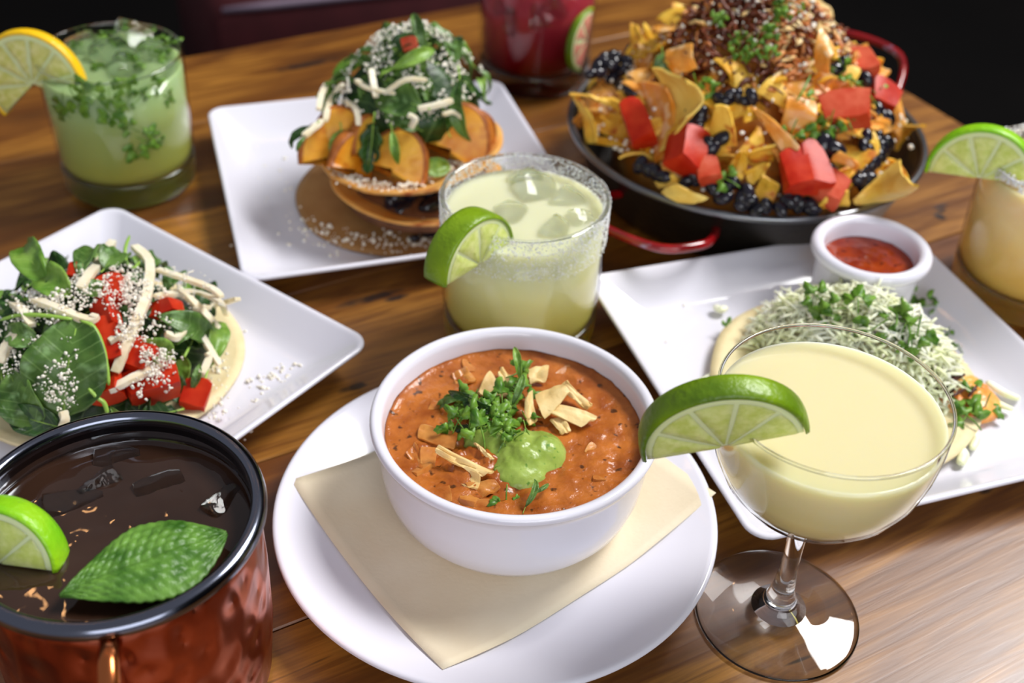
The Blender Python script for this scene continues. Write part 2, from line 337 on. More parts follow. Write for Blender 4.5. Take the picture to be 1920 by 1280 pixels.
def catmull(pts, n):
    P = [Vector(p) for p in pts]
    if len(P) == 2: return [P[0].lerp(P[1], i / n) for i in range(n + 1)]
    P = [P[0] * 2 - P[1]] + P + [P[-1] * 2 - P[-2]]; out = []; m = len(P) - 3
    for i in range(n + 1):
        t = i / n * m; k = min(int(t), m - 1); t -= k; a, b, c, d = P[k:k + 4]
        out.append(0.5 * ((2 * b) + (c - a) * t + (2 * a - 5 * b + 4 * c - d) * t * t + (3 * b - a - 3 * c + d) * t ** 3))
    return out
def tube(mb, pts, r, n=10, seg=6, mi=0, flat=1.0, taper=None, jit=0.0):
    c = catmull(pts, n); vs = []; fs = []; up = Vector((0.1, 0.2, 1))
    for i, p in enumerate(c):
        t = (c[min(i + 1, n)] - c[max(i - 1, 0)]).normalized(); a = t.cross(up)
        if a.length < 1e-3: a = t.cross(Vector((1, 0, 0)))
        a.normalize(); b = a.cross(t); rr = r * (taper(i / n) if taper else (1 if 0 < i < n else 0.6))
        for k in range(seg):
            q = 2 * PI * (k + 0.5) / seg; j = 1 + random.uniform(-jit, jit)
            vs.append(p + a * (rr * math.cos(q) * j) + b * (rr * flat * math.sin(q) * j))
    for i in range(n):
        for k in range(seg): fs.append((i * seg + k, i * seg + (k + 1) % seg, (i + 1) * seg + (k + 1) % seg, (i + 1) * seg + k))
    fs.append(tuple(range(seg - 1, -1, -1))); fs.append(tuple(n * seg + k for k in range(seg)))
    return mb.add(vs, fs, mi)
_t = (1 + 5 ** .5) / 2
ICOV = [Vector(v).normalized() for v in ((-1, _t, 0), (1, _t, 0), (-1, -_t, 0), (1, -_t, 0), (0, -1, _t), (0, 1, _t), (0, -1, -_t), (0, 1, -_t), (_t, 0, -1), (_t, 0, 1), (-_t, 0, -1), (-_t, 0, 1))]
ICOF = [(0, 11, 5), (0, 5, 1), (0, 1, 7), (0, 7, 10), (0, 10, 11), (1, 5, 9), (5, 11, 4), (11, 10, 2), (10, 7, 6), (7, 1, 8), (3, 9, 4), (3, 4, 2), (3, 2, 6), (3, 6, 8), (3, 8, 9), (4, 9, 5), (2, 4, 11), (6, 2, 10), (8, 6, 7), (9, 8, 1)]
def crumb(mb, p, r, mi=0, jit=0.45):
    sx, sy, sz = (random.uniform(0.7, 1.3) for _ in range(3))
    mb.add([(p[0] + v.x * r * sx * random.uniform(1 - jit, 1), p[1] + v.y * r * sy * random.uniform(1 - jit, 1), p[2] + v.z * r * sz * random.uniform(1 - jit, 1)) for v in ICOV], ICOF, mi)
def sphere(mb, rx, ry, rz, nu=16, nv=10, mi=0, fn=None):
    vs = [(0, 0, -rz)]; fs = []
    for j in range(1, nv):
        t = -PI / 2 + PI * j / nv
        for k in range(nu):
            a = 2 * PI * k / nu; vs.append((rx * math.cos(t) * math.cos(a), ry * math.cos(t) * math.sin(a), rz * math.sin(t)))
    vs.append((0, 0, rz))
    if fn: vs = [fn(*v) for v in vs]
    for k in range(nu):
        fs.append((0, 1 + (k + 1) % nu, 1 + k)); fs.append((len(vs) - 1, 1 + (nv - 2) * nu + k, 1 + (nv - 2) * nu + (k + 1) % nu))
    for j in range(nv - 2):
        for k in range(nu): fs.append((1 + j * nu + k, 1 + j * nu + (k + 1) % nu, 1 + (j + 1) * nu + (k + 1) % nu, 1 + (j + 1) * nu + k))
    return mb.add(vs, fs, mi)
def sheet(mb, grid, th, mi=0):
    """closed thin solid from a grid of points (rows x cols); thickness th along the local normal"""
    n, m = len(grid), len(grid[0]); G = [[Vector(p) for p in row] for row in grid]; nb = []
    for i in range(n):
        for j in range(m):
            a = G[min(i + 1, n - 1)][j] - G[max(i - 1, 0)][j]; b = G[i][min(j + 1, m - 1)] - G[i][max(j - 1, 0)]
            c = a.cross(b)
            if c.length < 1e-9:
                ii = min(max(i, 1), n - 2); jj = min(max(j, 1), m - 2); c = (G[ii + 1][jj] - G[ii - 1][jj]).cross(G[ii][jj + 1] - G[ii][jj - 1])
            nb.append(c.normalized() if c.length > 1e-12 else Vector((0, 0, 1)))
    top = [G[i][j] + nb[i * m + j] * th / 2 for i in range(n) for j in range(m)]; bot = [G[i][j] - nb[i * m + j] * th / 2 for i in range(n) for j in range(m)]
    fs = []; K = n * m
    for i in range(n - 1):
        for j in range(m - 1):
            a, b, c, d = i * m + j, (i + 1) * m + j, (i + 1) * m + j + 1, i * m + j + 1
            fs.append((a, b, c, d)); fs.append((K + d, K + c, K + b, K + a))
    rim = [j for j in range(m)] + [i * m + m - 1 for i in range(1, n)] + [(n - 1) * m + j for j in range(m - 2, -1, -1)] + [i * m for i in range(n - 2, 0, -1)]
    for a, b in zip(rim, rim[1:] + rim[:1]): fs.append((a, b, K + b, K + a))
    return mb.add(top + bot, fs, mi)
def side(dx, dy): return ('front ' if dy < 0 else 'back ') + ('left' if dx < 0 else 'right')
def fbm(x, y, z=0.0, s=1.0): return noise.noise(Vector((x * s, y * s, z * s)))

# ------------------------------------------------------------------ the setting
FZ = -76
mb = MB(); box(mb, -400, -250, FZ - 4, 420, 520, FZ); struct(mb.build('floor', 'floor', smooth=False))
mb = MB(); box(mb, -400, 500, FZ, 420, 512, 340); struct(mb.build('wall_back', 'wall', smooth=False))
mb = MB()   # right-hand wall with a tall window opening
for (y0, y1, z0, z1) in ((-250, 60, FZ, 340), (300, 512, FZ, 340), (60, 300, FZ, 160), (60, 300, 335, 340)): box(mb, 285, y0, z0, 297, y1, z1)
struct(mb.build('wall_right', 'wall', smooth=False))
wr = MB()
for (y0, y1, z0, z1) in ((60, 300, 160, 166), (60, 300, 329, 335), (60, 66, 166, 329), (294, 300, 166, 329)): box(wr, 281, y0, z0, 299, y1, z1)
struct(wr.build('window_1', 'darkwood', smooth=False))

# ------------------------------------------------------------------ table
knot_ref = thing('table', 'long reclaimed wood table of golden brown boards under all the dishes', 'table', (0, 0, 0), TA)
table = knot_ref
M['wood'] = wood()
edges = [85, 74.6, 63.6, 52.9, 40.9, 31.2, 9.6, -3]
for k in range(len(edges) - 1):
    v1, v0 = edges[k] - 0.03, edges[k + 1] + 0.03
    mb = MB(); box(mb, -75, -(v1 - v0) / 2, -3.8, 67.3, (v1 - v0) / 2, 0, bev=0.07)
    mb.build('plank', 'wood', table, smooth=False, mtx=Matrix.Translation((0, (v0 + v1) / 2, 0)))
mb = MB(); box(mb, -70, 2, -11, 62, 4.5, -3.8); box(mb, -70, 77, -11, 62, 79.5, -3.8); box(mb, 59.5, 4.5, -11, 62, 77, -3.8); box(mb, -70, 4.5, -11, -67.5, 77, -3.8)
mb.build('apron', 'darkwood', table, smooth=False)
for (x, y) in ((-69, 4), (56, 4), (-69, 71), (56, 71)):
    mb = MB(); box(mb, x, y, FZ, x + 6, y + 6, -3.8, bev=0.3); mb.build('leg', 'darkwood', table, smooth=False)

# ------------------------------------------------------------------ maroon bench behind
be = thing('bench', 'maroon upholstered bench standing in the dark behind the table', 'bench', (-39.0, 139, FZ), R(22))
mb = MB(); box(mb, 0, 0, 26, 74, 46, 56, bev=2.0); mb.build('seat_cushion', 'vinyl', be)
mb = MB(); tube(mb, [(1.5, 0.6, 55.2), (37, 0.6, 55.2), (72.5, 0.6, 55.2)], 0.55, 12, 8); mb.build('edge_highlight', 'vinyl_highlight', be)  # pale tube stands in for the highlight along the seat's top edge
mb = MB(); box(mb, 3, 3, 0, 71, 44, 26); mb.build('base', 'darkwood', be, smooth=False)

# ------------------------------------------------------------------ square plates
def rsq(half, rad, z, n=7, m=8):
    out = []
    for q in range(4):
        a0 = q * PI / 2; c = Vector((math.cos(a0 + PI / 4), math.sin(a0 + PI / 4))) * ((half - rad) * 2 ** .5)
        arcp = [(c.x + rad * math.cos(a0 + PI / 2 * i / n), c.y + rad * math.sin(a0 + PI / 2 * i / n), z) for i in range(n + 1)]
        out += arcp
        a1 = a0 + PI / 2; c2 = Vector((math.cos(a1 + PI / 4), math.sin(a1 + PI / 4))) * ((half - rad) * 2 ** .5)
        nx = Vector((c2.x + rad * math.cos(a1), c2.y + rad * math.sin(a1), z)); la = Vector(arcp[-1])
        out += [tuple(la.lerp(nx, i / m)) for i in range(1, m)]
    return out
def square_plate(label, cx, cy, ang):
    prof = [(6.6, 1.2, 0.0), (7.0, 1.2, 0.0), (7.3, 1.2, 0.12), (9.0, 1.2, 1.0), (9.95, 1.15, 1.66), (10.2, 1.15, 1.84), (10.24, 1.15, 1.94), (10.2, 1.1, 2.03), (10.1, 1.05, 2.07), (9.97, 1.0, 2.04),
            (9.85, 0.95, 1.95), (9.2, 0.85, 1.45), (8.5, 0.8, 0.95), (8.1, 0.8, 0.72), (7.7, 0.8, 0.6), (7.2, 0.8, 0.56), (5, 0.8, 0.54), (2, 0.5, 0.54), (0.3, 0.1, 0.54)]
    mb = MB(); rings = [rsq(h, r_, z) for h, r_, z in prof]; n = len(rings[0]); vs = [p for r_ in rings for p in r_]
    fs = [tuple(range(n - 1, -1, -1)), tuple(range((len(rings) - 1) * n, len(rings) * n))]
    for k in range(len(rings) - 1):
        for j in range(n): fs.append((k * n + j, k * n + (j + 1) % n, (k + 1) * n + (j + 1) % n, (k + 1) * n + j))
    mb.add(vs, fs); o = mb.build('square_plate', 'china', None, mtx=TR((cx, cy, 0.02), ang))
    return tag(o, label, 'plate', 'square white plates')
PA, PB, PC = Vector((-8.27, 65.17, 0)), Vector((-21.34, 45.07, 0)), Vector((16.96, 48.1, 0))
square_plate('white square plate under the stacked potato tostada', PA.x, PA.y, 0.321)
square_plate('white square plate under the leafy salad taco, left of the soup', PB.x, PB.y, 0.962)
square_plate('white square plate under the cabbage taco and the salsa cup', PC.x, PC.y, 0.347)

# ------------------------------------------------------------------ saucer, paper, soup bowl
SA = Vector((-0.35, 36.5, 0))
mb = lathe([(0, .25), (4.6, .25), (5, 0), (5.5, 0), (5.7, .22), (7.6, .7), (9.2, 1.45), (9.62, 1.75), (9.7, 1.9), (9.66, 2.0), (9.52, 2.04), (9.35, 1.98), (8.6, 1.62), (7.4, 1.12), (6.6, .86), (6.1, .74), (5.6, .7), (3.6, .68), (3.45, .6), (0, .6)], 128)
tag(mb.build('saucer', 'china', None, mtx=TR((SA.x, SA.y, 0.02))), 'round white saucer beneath the soup bowl and paper', 'saucer')
BO = Vector((0.29, 38.37, 0))
def paper():
    a = W(545, 905, 1.75); b = W(830, 1262, 1.45); c = W(1340, 935, 1.75); d = a + c - b; n = 26; g = []
    for i in range(n + 1):
        row = []
        for j in range(n + 1):
            p = a.lerp(b, i / n).lerp(d.lerp(c, i / n), j / n); r_ = ((p.x - SA.x) ** 2 + (p.y - SA.y) ** 2) ** .5
            z = 0.80 if r_ < 5.6 else 0.80 + max(0, (r_ - 5.6)) ** 1.3 * 0.16
            z = max(z, 0.84 + max(0, r_ - 6.1) * 0.34 if r_ > 6.1 else z); z += 0.05 * fbm(p.x, p.y, 1, .3)
            if r_ < 4.9: z = 0.75
            row.append((p.x, p.y, z))
        g.append(row)
    mb = MB(); sheet(mb, g, 0.03); return mb
tag(paper().build('paper_liner', 'paper'), 'tan parchment paper sheet between the soup bowl and the saucer', 'paper')
bz = 0.78
mb = lathe([(0, .22), (4.2, .22), (4.35, .02), (4.7, 0.0), (4.85, .12), (5.15, .4), (5.55, 1.0), (5.78, 1.8), (5.9, 2.8), (6.0, 4.1), (6.1, 4.5), (6.22, 4.62), (6.28, 4.76), (6.24, 4.9), (6.12, 4.98), (5.95, 4.97), (5.8, 4.86), (5.7, 4.6), (5.6, 3.6), (5.5, 2.4), (5.2, 1.2), (4.4, .6), (0, .5)], 128)
tag(mb.build('soup_bowl', 'china', None, mtx=TR((BO.x, BO.y, bz))), 'straight-sided white bowl full of orange tortilla soup', 'bowl')
SZ = bz + 3.92
def soup_surface():
    mb = MB(); vs = []; fs = []; nr, na = 44, 120
    def h(x, y):
        r_ = (x * x + y * y) ** .5; e = max(0, (r_ - 5.25) / .38); lump = 0.16 * fbm(x, y, 3, .9) + .12 * fbm(x, y, 8, 2.4) + 0.05 * fbm(x, y, 5, 6)
        lx = max(0, 1 - ((x + 1.2) ** 2 + (y + 1.4) ** 2) / 12)
        return lump * (0.55 + 1.6 * lx) + 0.12 * e * e
    vs.append((0, 0, h(0, 0)))
    for i in range(1, nr + 1):
        r_ = 5.63 * i / nr
        for k in range(na): a = 2 * PI * k / na; x, y = r_ * math.cos(a), r_ * math.sin(a); vs.append((x, y, h(x, y)))
    for k in range(na): fs.append((0, 1 + k, 1 + (k + 1) % na))
    for i in range(nr - 1):
        for k in range(na): fs.append((1 + i * na + k, 1 + (i + 1) * na + k, 1 + (i + 1) * na + (k + 1) % na, 1 + i * na + (k + 1) % na))
    b = len(vs); vs += [(5.2 * math.cos(2 * PI * k / na), 5.2 * math.sin(2 * PI * k / na), -2.3) for k in range(na)] + [(0, 0, -3)]
    for k in range(na):
        o = 1 + (nr - 1) * na; fs.append((o + k, b + k, b + (k + 1) % na, o + (k + 1) % na)); fs.append((b + k, b + na, b + (k + 1) % na))
    mb.add(vs, fs); return mb
tag(soup_surface().build('soup', 'soup', None, mtx=TR((BO.x, BO.y, SZ))), 'thick orange-brown tortilla soup filling the white bowl', 'soup')

# ------------------------------------------------------------------ generic food builders
def chip4(c0, c1, c2, c3, th=0.16, bulge=0.5, n=8, bump=0.08):
    """bent chip between four corner points (two may nearly coincide for a triangle)"""
    c0, c1, c2, c3 = (Vector(c) for c in (c0, c1, c2, c3)); cen = (c0 + c1 + c2 + c3) / 4
    nrm = (c2 - c0).cross(c3 - c1).normalized(); sd = random.random() * 50; g = []
    for i in range(n + 1):
        s = i / n; row = []
        for j in range(n + 1):
            t = j / n; p = c0.lerp(c1, s).lerp(c3.lerp(c2, s), t)
            rc = (abs(s - .5) * 2) ** 4 * (abs(t - .5) * 2) ** 4; p = p.lerp(cen, 0.07 * rc)
            p = p + nrm * (bulge * (1 - (2 * t - 1) ** 2) + bump * 2 * fbm(s * 3 + sd, t * 3, sd)) - cen
            row.append(p)
        g.append(row)
    mb = MB(); sheet(mb, g, th); mb.sharp = 45; return mb, cen
def put_chip(corners, name, matn, bulge=0.5, th=0.16, bump=0.08):
    mb, cen = chip4(*corners, th=th, bulge=bulge, bump=bump); return mb.build(name, matn, None, mtx=Matrix.Translation(cen))
def hull_chunk(a, b, c, jit=0.12, curve=0.2):
    """diced piece: crisp faces, slightly rounded edges, one bulged (skin) side"""
    import bmesh
    bm = bmesh.new(); bmesh.ops.create_cube(bm, size=1.0)
    for v in bm.verts:
        v.co = Vector((v.co.x * a * (1 + random.uniform(-jit, jit)), v.co.y * b * (1 + random.uniform(-jit, jit)), v.co.z * c * (1 + random.uniform(-jit, jit))))
    bmesh.ops.subdivide_edges(bm, edges=bm.edges[:], cuts=3, use_grid_fill=True)
    for v in bm.verts:
        x, y, z = v.co.x / a * 2, v.co.y / b * 2, v.co.z / c * 2
        if y > 0: v.co.y += curve * b * .5 * y * (1 - min(1, x * x)) * (1 - .4 * min(1, z * z))
        q = [min(1, abs(k)) ** 8 for k in (x, y, z)]; e = max(0, sum(q) - 1)
        v.co *= 1 - .075 * e
        v.co += Vector((fbm(x, y, z + a), fbm(x + 3, y, z), fbm(x, y + 5, z))) * .05 * min(a, c)
    mb = MB(); bm.verts.index_update(); mb.add([v.co.copy() for v in bm.verts], [[v.index for v in f.verts] for f in bm.faces]); bm.free(); mb.sharp = 38; return mb
def leaf_mesh(L=4, wd=1.6, kind='spoon', bend=0.6, cup=0.25, ripple=0.08, stem=0.8, matn='leaf'):
    mb = MB(); g = []; n, m = 14, 8; sd = random.random() * 40
    def wf(t):
        if kind == 'spoon': w_ = (math.sin(PI * min(1, t ** 0.75 * 1.0)) ** 0.62) if 0 < t < 1 else 0
        elif kind == 'long': w_ = 0.72 * (math.sin(PI * t ** 0.9) ** 0.7 if 0 < t < 1 else 0)
        else: w_ = (math.sin(PI * t ** 0.8) ** 0.6 if 0 < t < 1 else 0) * (0.62 + 0.38 * abs(math.cos(3.2 * PI * t)))
        return max(w_, 0.03)
    for i in range(n + 1):
        t = i / n; row = []
        ang = bend * (t - .3); y = L * (t * math.cos(ang * .5)); z = L * bend * 0.5 * (0.25 - (t - .5) ** 2) * 2
        for j in range(m + 1):
            s = 2 * j / m - 1; x = s * wd / 2 * wf(t)
            zz = z + cup * wd * abs(s) ** 1.5 * wf(t) + ripple * wd * (fbm(t * 4, s * 2, sd) * 2) * (0.3 + abs(s))
            row.append((x, y, zz))
        g.append(row)
    sheet(mb, g, 0.045)
    zc = lambda t: L * bend * 0.5 * (0.25 - (t - .5) ** 2) * 2
    tube(mb, [(0, -stem, -0.1 * stem + zc(0)), (0, 0, zc(0) + .02), (0, L * .4, zc(.4) + .03), (0, L * .85, zc(.85) + .03)], 0.075, 8, 6, 1, taper=lambda t: 1 - .7 * t)
    return mb.mesh('leaf', [matn, 'stem'])
LEAF = {}
for key, mt in (('m', 'leaf'), ('b', 'leaf_bright'), ('d', 'leaf_dark')):
    LEAF[key] = [leaf_mesh(4, 2.5, 'spoon', .5, .2, .10, .7, mt), leaf_mesh(4, 1.5, 'long', .9, .3, .1, .9, mt), leaf_mesh(4, 1.9, 'lobed', -.5, .25, .14, .8, mt), leaf_mesh(4, 2.2, 'spoon', 1.0, .35, .12, .6, mt)]
def cilantro_mesh(sd):
    rnd = random.Random(sd); mb = MB()
    for (ox, oy, dr, sc_) in ((0, .45, 90, 1), (-.28, .2, 150, .8), (.28, .22, 30, .85)):
        vs = [(ox, oy, 0.05)]; n = 20; fs = []; a = R(dr + rnd.uniform(-15, 15))
        for k in range(n):
            q = 2 * PI * k / n; rr = sc_ * (0.36 + 0.08 * math.cos(3 * q) + .045 * math.cos(9 * q + sd)) * (1.1 if abs(q - PI) > 1 else .8)
            x = rr * math.cos(q) + .22 * sc_; y = rr * math.sin(q) * .85
            vs.append((ox + x * math.cos(a) - y * math.sin(a), oy + x * math.sin(a) + y * math.cos(a), 0.10 * math.sin(3 * q + sd) + .10 * rr * math.cos(2 * q)))
        k0 = len(vs); vs += [(x, y, z - .03) for x, y, z in vs]
        for k in range(n):
            a1, b1 = 1 + k, 1 + (k + 1) % n; fs += [(0, a1, b1), (k0, k0 + b1, k0 + a1), (a1, k0 + a1, k0 + b1, b1)]
        mb.add(vs, fs)
    tube(mb, [(0, -.5, -.05), (.03, -.1, .02), (0, .4, .03)], 0.035, 5, 5, 0)
    return mb.mesh('cilantro', 'cilantro')
CIL = [cilantro_mesh(k) for k in range(5)]
def put_mesh(name, me, mtx, label, cat, group=None):
    return tag(place(name, me, None, mtx), label, cat, group)
def scaled(m, s): return m @ Matrix.Diagonal((s, s, s, 1)) if not isinstance(s, tuple) else m @ Matrix.Diagonal(s + (1,))
def cilantro_at(p, s, label, roll=None, group=None, tx=None, ty=None, k=None):
    me = CIL[random.randrange(5) if k is None else k]
    m = camframe(p, random.uniform(0, 360) if roll is None else roll, random.uniform(-55, -10) if tx is None else tx, random.uniform(-25, 25) if ty is None else ty)
    return put_mesh('cilantro_leaf', me, scaled(m, s), label, 'herb', group)
def strip_obj(pts, r, label, group, name='jicama_strip', matn='jicama', cat='jicama strip', flat=.6, n=12, jit=.06):
    pts = [Vector(p) for p in pts]; o = pts[len(pts) // 2].copy(); mb = MB(); pts = [p - o for p in pts]
    if name == 'jicama_strip': tube(mb, pts, r * 1.38, n, 4, 0, .62, jit=.1, taper=lambda t: .9 if 0 < t < 1 else .74); mb.sharp = 50
    else: tube(mb, pts, r, n, 6, 0, flat, jit=jit, taper=lambda t: .75 + .25 * math.sin(PI * t) if 0 < t < 1 else .45)
    return tag(mb.build(name, matn, None, mtx=Matrix.Translation(o)), label, cat, group)
def crumbs_obj(pts, label, matn='cotija', name='cheese_crumbs', r=(.05, .13), cat='cheese crumbs'):
    o = Vector(pts[0]); mb = MB()
    for p in pts: crumb(mb, Vector(p) - o, random.uniform(*r) if random.random() < .8 else r[1] * random.uniform(1, 1.5))
    return tag(mb.build(name, matn, None, mtx=Matrix.Translation(o)), label, cat, None, 'stuff')
def bean_mesh(sd):
    mb = MB(); sphere(mb, .62, .42, .36, 16, 10, fn=lambda x, y, z: (x, y + .16 * (x * x) * 1.0 - .05, z)); return mb.mesh('bean', 'bean')
BEAN = bean_mesh(0)
def bean_at(p, label, group, s=1.0):
    m = camframe(p, random.uniform(0, 360), random.uniform(-60, 30), random.uniform(-30, 30)); return put_mesh('black_bean', BEAN, scaled(m, s * random.uniform(.88, 1.1)), label, 'bean', group)

# ------------------------------------------------------------------ citrus half wheels
def citrus(name, label, mtx, Rr=2.7, Th=1.0, peel='peel', pulp='pulp', nseg=5, a0=0, a1=180, cat='lime wedge'):
    o = thing(name, label, cat, mtx=mtx)
    n = 40
    mb = MB(); g = []           # peel: outer band, rounded across
    prof = [(-.5, -.12), (-.44, -.02), (-.25, .02), (0, .03), (.25, .02), (.44, -.02), (.5, -.12)]
    vs = []; fs = []; sec = [(Rr + d, t * Th) for t, d in prof] + [(Rr - .17, .49 * Th), (Rr - .17, -.49 * Th)]
    K = len(sec)
    for i in range(n + 1):
        a = R(a0 + (a1 - a0) * i / n)
        for (r_, y) in sec: vs.append((r_ * math.cos(a), y, r_ * math.sin(a)))
    for i in range(n):
        for k in range(K): fs.append((i * K + k, i * K + (k + 1) % K, (i + 1) * K + (k + 1) % K, (i + 1) * K + k))
    fs.append(tuple(range(K - 1, -1, -1))); fs.append(tuple(n * K + k for k in range(K)))
    mb.add(vs, fs); mb.build('peel', peel, o)
    def sector(mb, r0, r1, b0, b1, th, m=10, inset=0.0):
        """solid sector with softened faces"""
        cen = Vector(((r0 + r1) * .55 * math.cos(R((b0 + b1) / 2)), 0, (r0 + r1) * .55 * math.sin(R((b0 + b1) / 2))))
        out = []
        for i in range(m + 1): a = R(b0 + (b1 - b0) * i / m); out.append(Vector((r1 * math.cos(a), 0, r1 * math.sin(a))))
        aa, bb = R(b1), R(b0)
        if r0 > .01: out += [Vector((r0 * math.cos(aa), 0, r0 * math.sin(aa))), Vector((r0 * math.cos(bb), 0, r0 * math.sin(bb)))]
        else: out.append(Vector((0, 0, 0)))
        rings = []
        for y, q in ((-th / 2, .12), (-th / 2 + .05, 0.02), (th / 2 - .05, .02), (th / 2, .12)):
            rings.append([p.lerp(cen, q) + Vector((0, y, 0)) for p in out])
        L_ = len(out); v = [p for r_ in rings for p in r_]
        v += [cen + Vector((0, -th / 2 - .03, 0)), cen + Vector((0, th / 2 + .03, 0))]; f = []
        for k in range(3):
            for j in range(L_): f.append((k * L_ + j, (k + 1) * L_ + j, (k + 1) * L_ + (j + 1) % L_, k * L_ + (j + 1) % L_))
        for j in range(L_): f.append((4 * L_, j, (j + 1) % L_)); f.append((4 * L_ + 1, 3 * L_ + (j + 1) % L_, 3 * L_ + j))
        mb.add(v, f)
    mb = MB(); sector(mb, 0, Rr - .15, a0, a1, Th * .93, 30); mb.build('pith', 'pith', o)
    st = (a1 - a0) / nseg
    for k in range(nseg):
        mb = MB(); sector(mb, .14, Rr - .36, a0 + k * st + 1.3, a0 + (k + 1) * st - 1.3, Th * .985, 8)
        mb.build('segment', pulp, o)
    return o

# ------------------------------------------------------------------ tumblers
def tumbler(label, x, y, top=8.66):
    o = thing('glass_tumbler', label, 'glass', (x, y, 0.02))
    pr = [(4.13, 1.62), (4.16, 2.4), (4.22, 5), (4.29, top - .12), (4.27, top - .02), (4.2, top + .03), (4.12, top - .02), (4.1, top - .14), (4.04, 5), (3.97, 2.4), (3.9, 1.9), (4.13, 1.62)]
    lathe(pr, 96).build('body', 'wall_glass', o)
    lathe([(4.2 + .09 * math.cos(q * PI / 4), top - .01 + .07 * math.sin(q * PI / 4)) for q in range(9)], 96).build('rim', 'glass', o)
    lathe([(0, .12), (3.3, .12), (3.6, 0), (3.85, .02), (4.0, .18), (4.07, .5), (4.13, 1.6), (3.9, 1.86), (3.5, 1.42), (2.6, 1.3), (0, 1.26)], 96).build('base', 'glass', o); return o
def drink(name, label, x, y, matn, top=7.7, z0=1.3, surf=0.03):
    # the liquid reaches just into the wall of its glass, as a wet surface does
    pr = [(0, z0 - .06), (2.6, z0 - .03), (3.5, z0 + .1), (3.88, z0 + .45), (4.0, z0 + 1.1), (4.06, 5), (4.06 + (top - 5) * .018, top + .04), (3.9, top - .02), (3.2, top), (1.6, top + surf), (0, top)]
    o = lathe(pr, 96).build(name, matn, None, mtx=TR((x, y, .02))); return tag(o, label, 'drink')
def ice(label, p, s, rot, group='ice cubes', par=None):
    mb = hull_chunk(s, s * .95, s * .9, .1, .05); m = Matrix.Translation(p) @ Matrix.Rotation(rot[0], 4, 'X') @ Matrix.Rotation(rot[1], 4, 'Y') @ Matrix.Rotation(rot[2], 4, 'Z')
    return tag(mb.build('ice_cube', 'ice', None, mtx=m), label, 'ice cube', group)
def salt(parent, n, z0, z1, rad=4.24, thick=.0, size=(.03, .07), inner=True, top=8.66, dens=1.5):
    mb = MB()
    for _ in range(n):
        a = random.uniform(0, 2 * PI); t = random.random() ** dens; z = z1 - (z1 - z0) * t
        z += .25 * fbm(math.cos(a) * 3, math.sin(a) * 3, 2); z = min(z, top + .02)
        rr = (rad + (z - 7) * .015) if (not inner or random.random() < .66) else 4.02
        crumb(mb, (rr * math.cos(a), rr * math.sin(a), z), random.uniform(*size))
    o = mb.build('salt_rim', 'salt', parent); o['kind'] = 'stuff'; return o

# margarita in the middle
MA = Vector((0.32, 51.6, 0))
tb = tumbler('salt-rimmed tumbler of cloudy yellow margarita directly behind the soup bowl', MA.x, MA.y)
salt(tb, 7500, 6.3, 8.62, 4.29, size=(.022, .055), dens=1.4); 
drink('margarita', 'cloudy pale yellow drink with ice in the middle tumbler', MA.x, MA.y, liquid('margarita_liquid', (234, 218, 92), (222, 222, 184), 1.8, 6.8), 7.72)
for px, py, s, rt in ((1000, 350, 2.0, (.3, .5, .2)), (1062, 368, 1.6, (.8, .2, .9)), (960, 395, 1.5, (.5, .9, .1)), (1040, 425, 1.5, (.2, .6, 1.2)), (985, 330, 1.5, (.9, .1, .4)), (1085, 405, 1.2, (.4, .4, .2))):
    q = W(px, py, 7.9); q.z = 7.45; ice({1000: 'large clear ice cube at the middle of the margarita', 1062: 'clear ice cube right of the largest one in the margarita', 960: 'clear ice cube nearest the lime wedge in the margarita', 1040: 'clear ice cube nearest the front rim of the margarita', 985: 'clear ice cube furthest back in the margarita', 1085: 'small clear ice cube by the right wall of the margarita'}[px], q, s, rt, 'ice in the margarita')
p0, p1 = W(812, 530, 7.3), W(946, 444, 7.5)
citrus('lime_wedge', 'thick lime wedge hung on the rim of the salted margarita tumbler', basis((p0 + p1) / 2, p1 - p0, Vector((-.5, -.55, .85))), 2.5, 1.5, nseg=4)

# mojito back left
MO = Vector((-24.81, 65.62, 0))
tb = tumbler('tumbler of green mojito with a lemon slice, at the back left', MO.x, MO.y)
drink('mojito', 'cloudy green mojito with chopped mint in the back left tumbler', MO.x, MO.y, liquid('mojito_liquid', (168, 170, 84), (150, 174, 120), 2.5, 7.4), 7.75)
for px, py, s, rt in ((245, 70, 2.3, (.4, .5, .2)), (210, 100, 2.2, (.2, .3, .9)), (160, 85, 2.0, (.8, .1, .5)), (285, 95, 1.8, (.5, .9, .1)), (235, 125, 1.9, (.1, .7, .3))):
    q = W(px, py, 8); q.z = 7.55; ice({245: 'clear ice cube at the back of the green mojito', 210: 'clear ice cube in the middle of the green mojito', 160: 'clear ice cube beside the lemon in the green mojito', 285: 'clear ice cube at the right of the green mojito', 235: 'clear ice cube nearest the front rim of the mojito'}[px], q, s, rt, 'ice in the mojito')
random.seed(21)
for px, py, sz in ((150, 60, .8), (185, 75, .9), (200, 58, .7), (230, 52, .9), (255, 50, .8), (300, 75, 1.0), (318, 80, 1.1), (295, 105, 1.1), (305, 92, .9), (240, 110, .8), (190, 125, .8), (262, 130, .7), (150, 90, .7), (280, 88, .7), (220, 85, .7), (275, 60, .8)):
    q = W(px, py, 7.95); q.z = 7.9 + random.uniform(0, .15)
    m = Matrix.Translation(q) @ Matrix.Rotation(random.uniform(0, 6), 4, 'Z') @ Matrix.Rotation(random.uniform(-.4, .4), 4, 'X')
    put_mesh('mint_piece', CIL[random.randrange(5)], scaled(m, sz * .85), 'torn mint piece floating on top of the mojito', 'herb', 'mint pieces on the mojito')
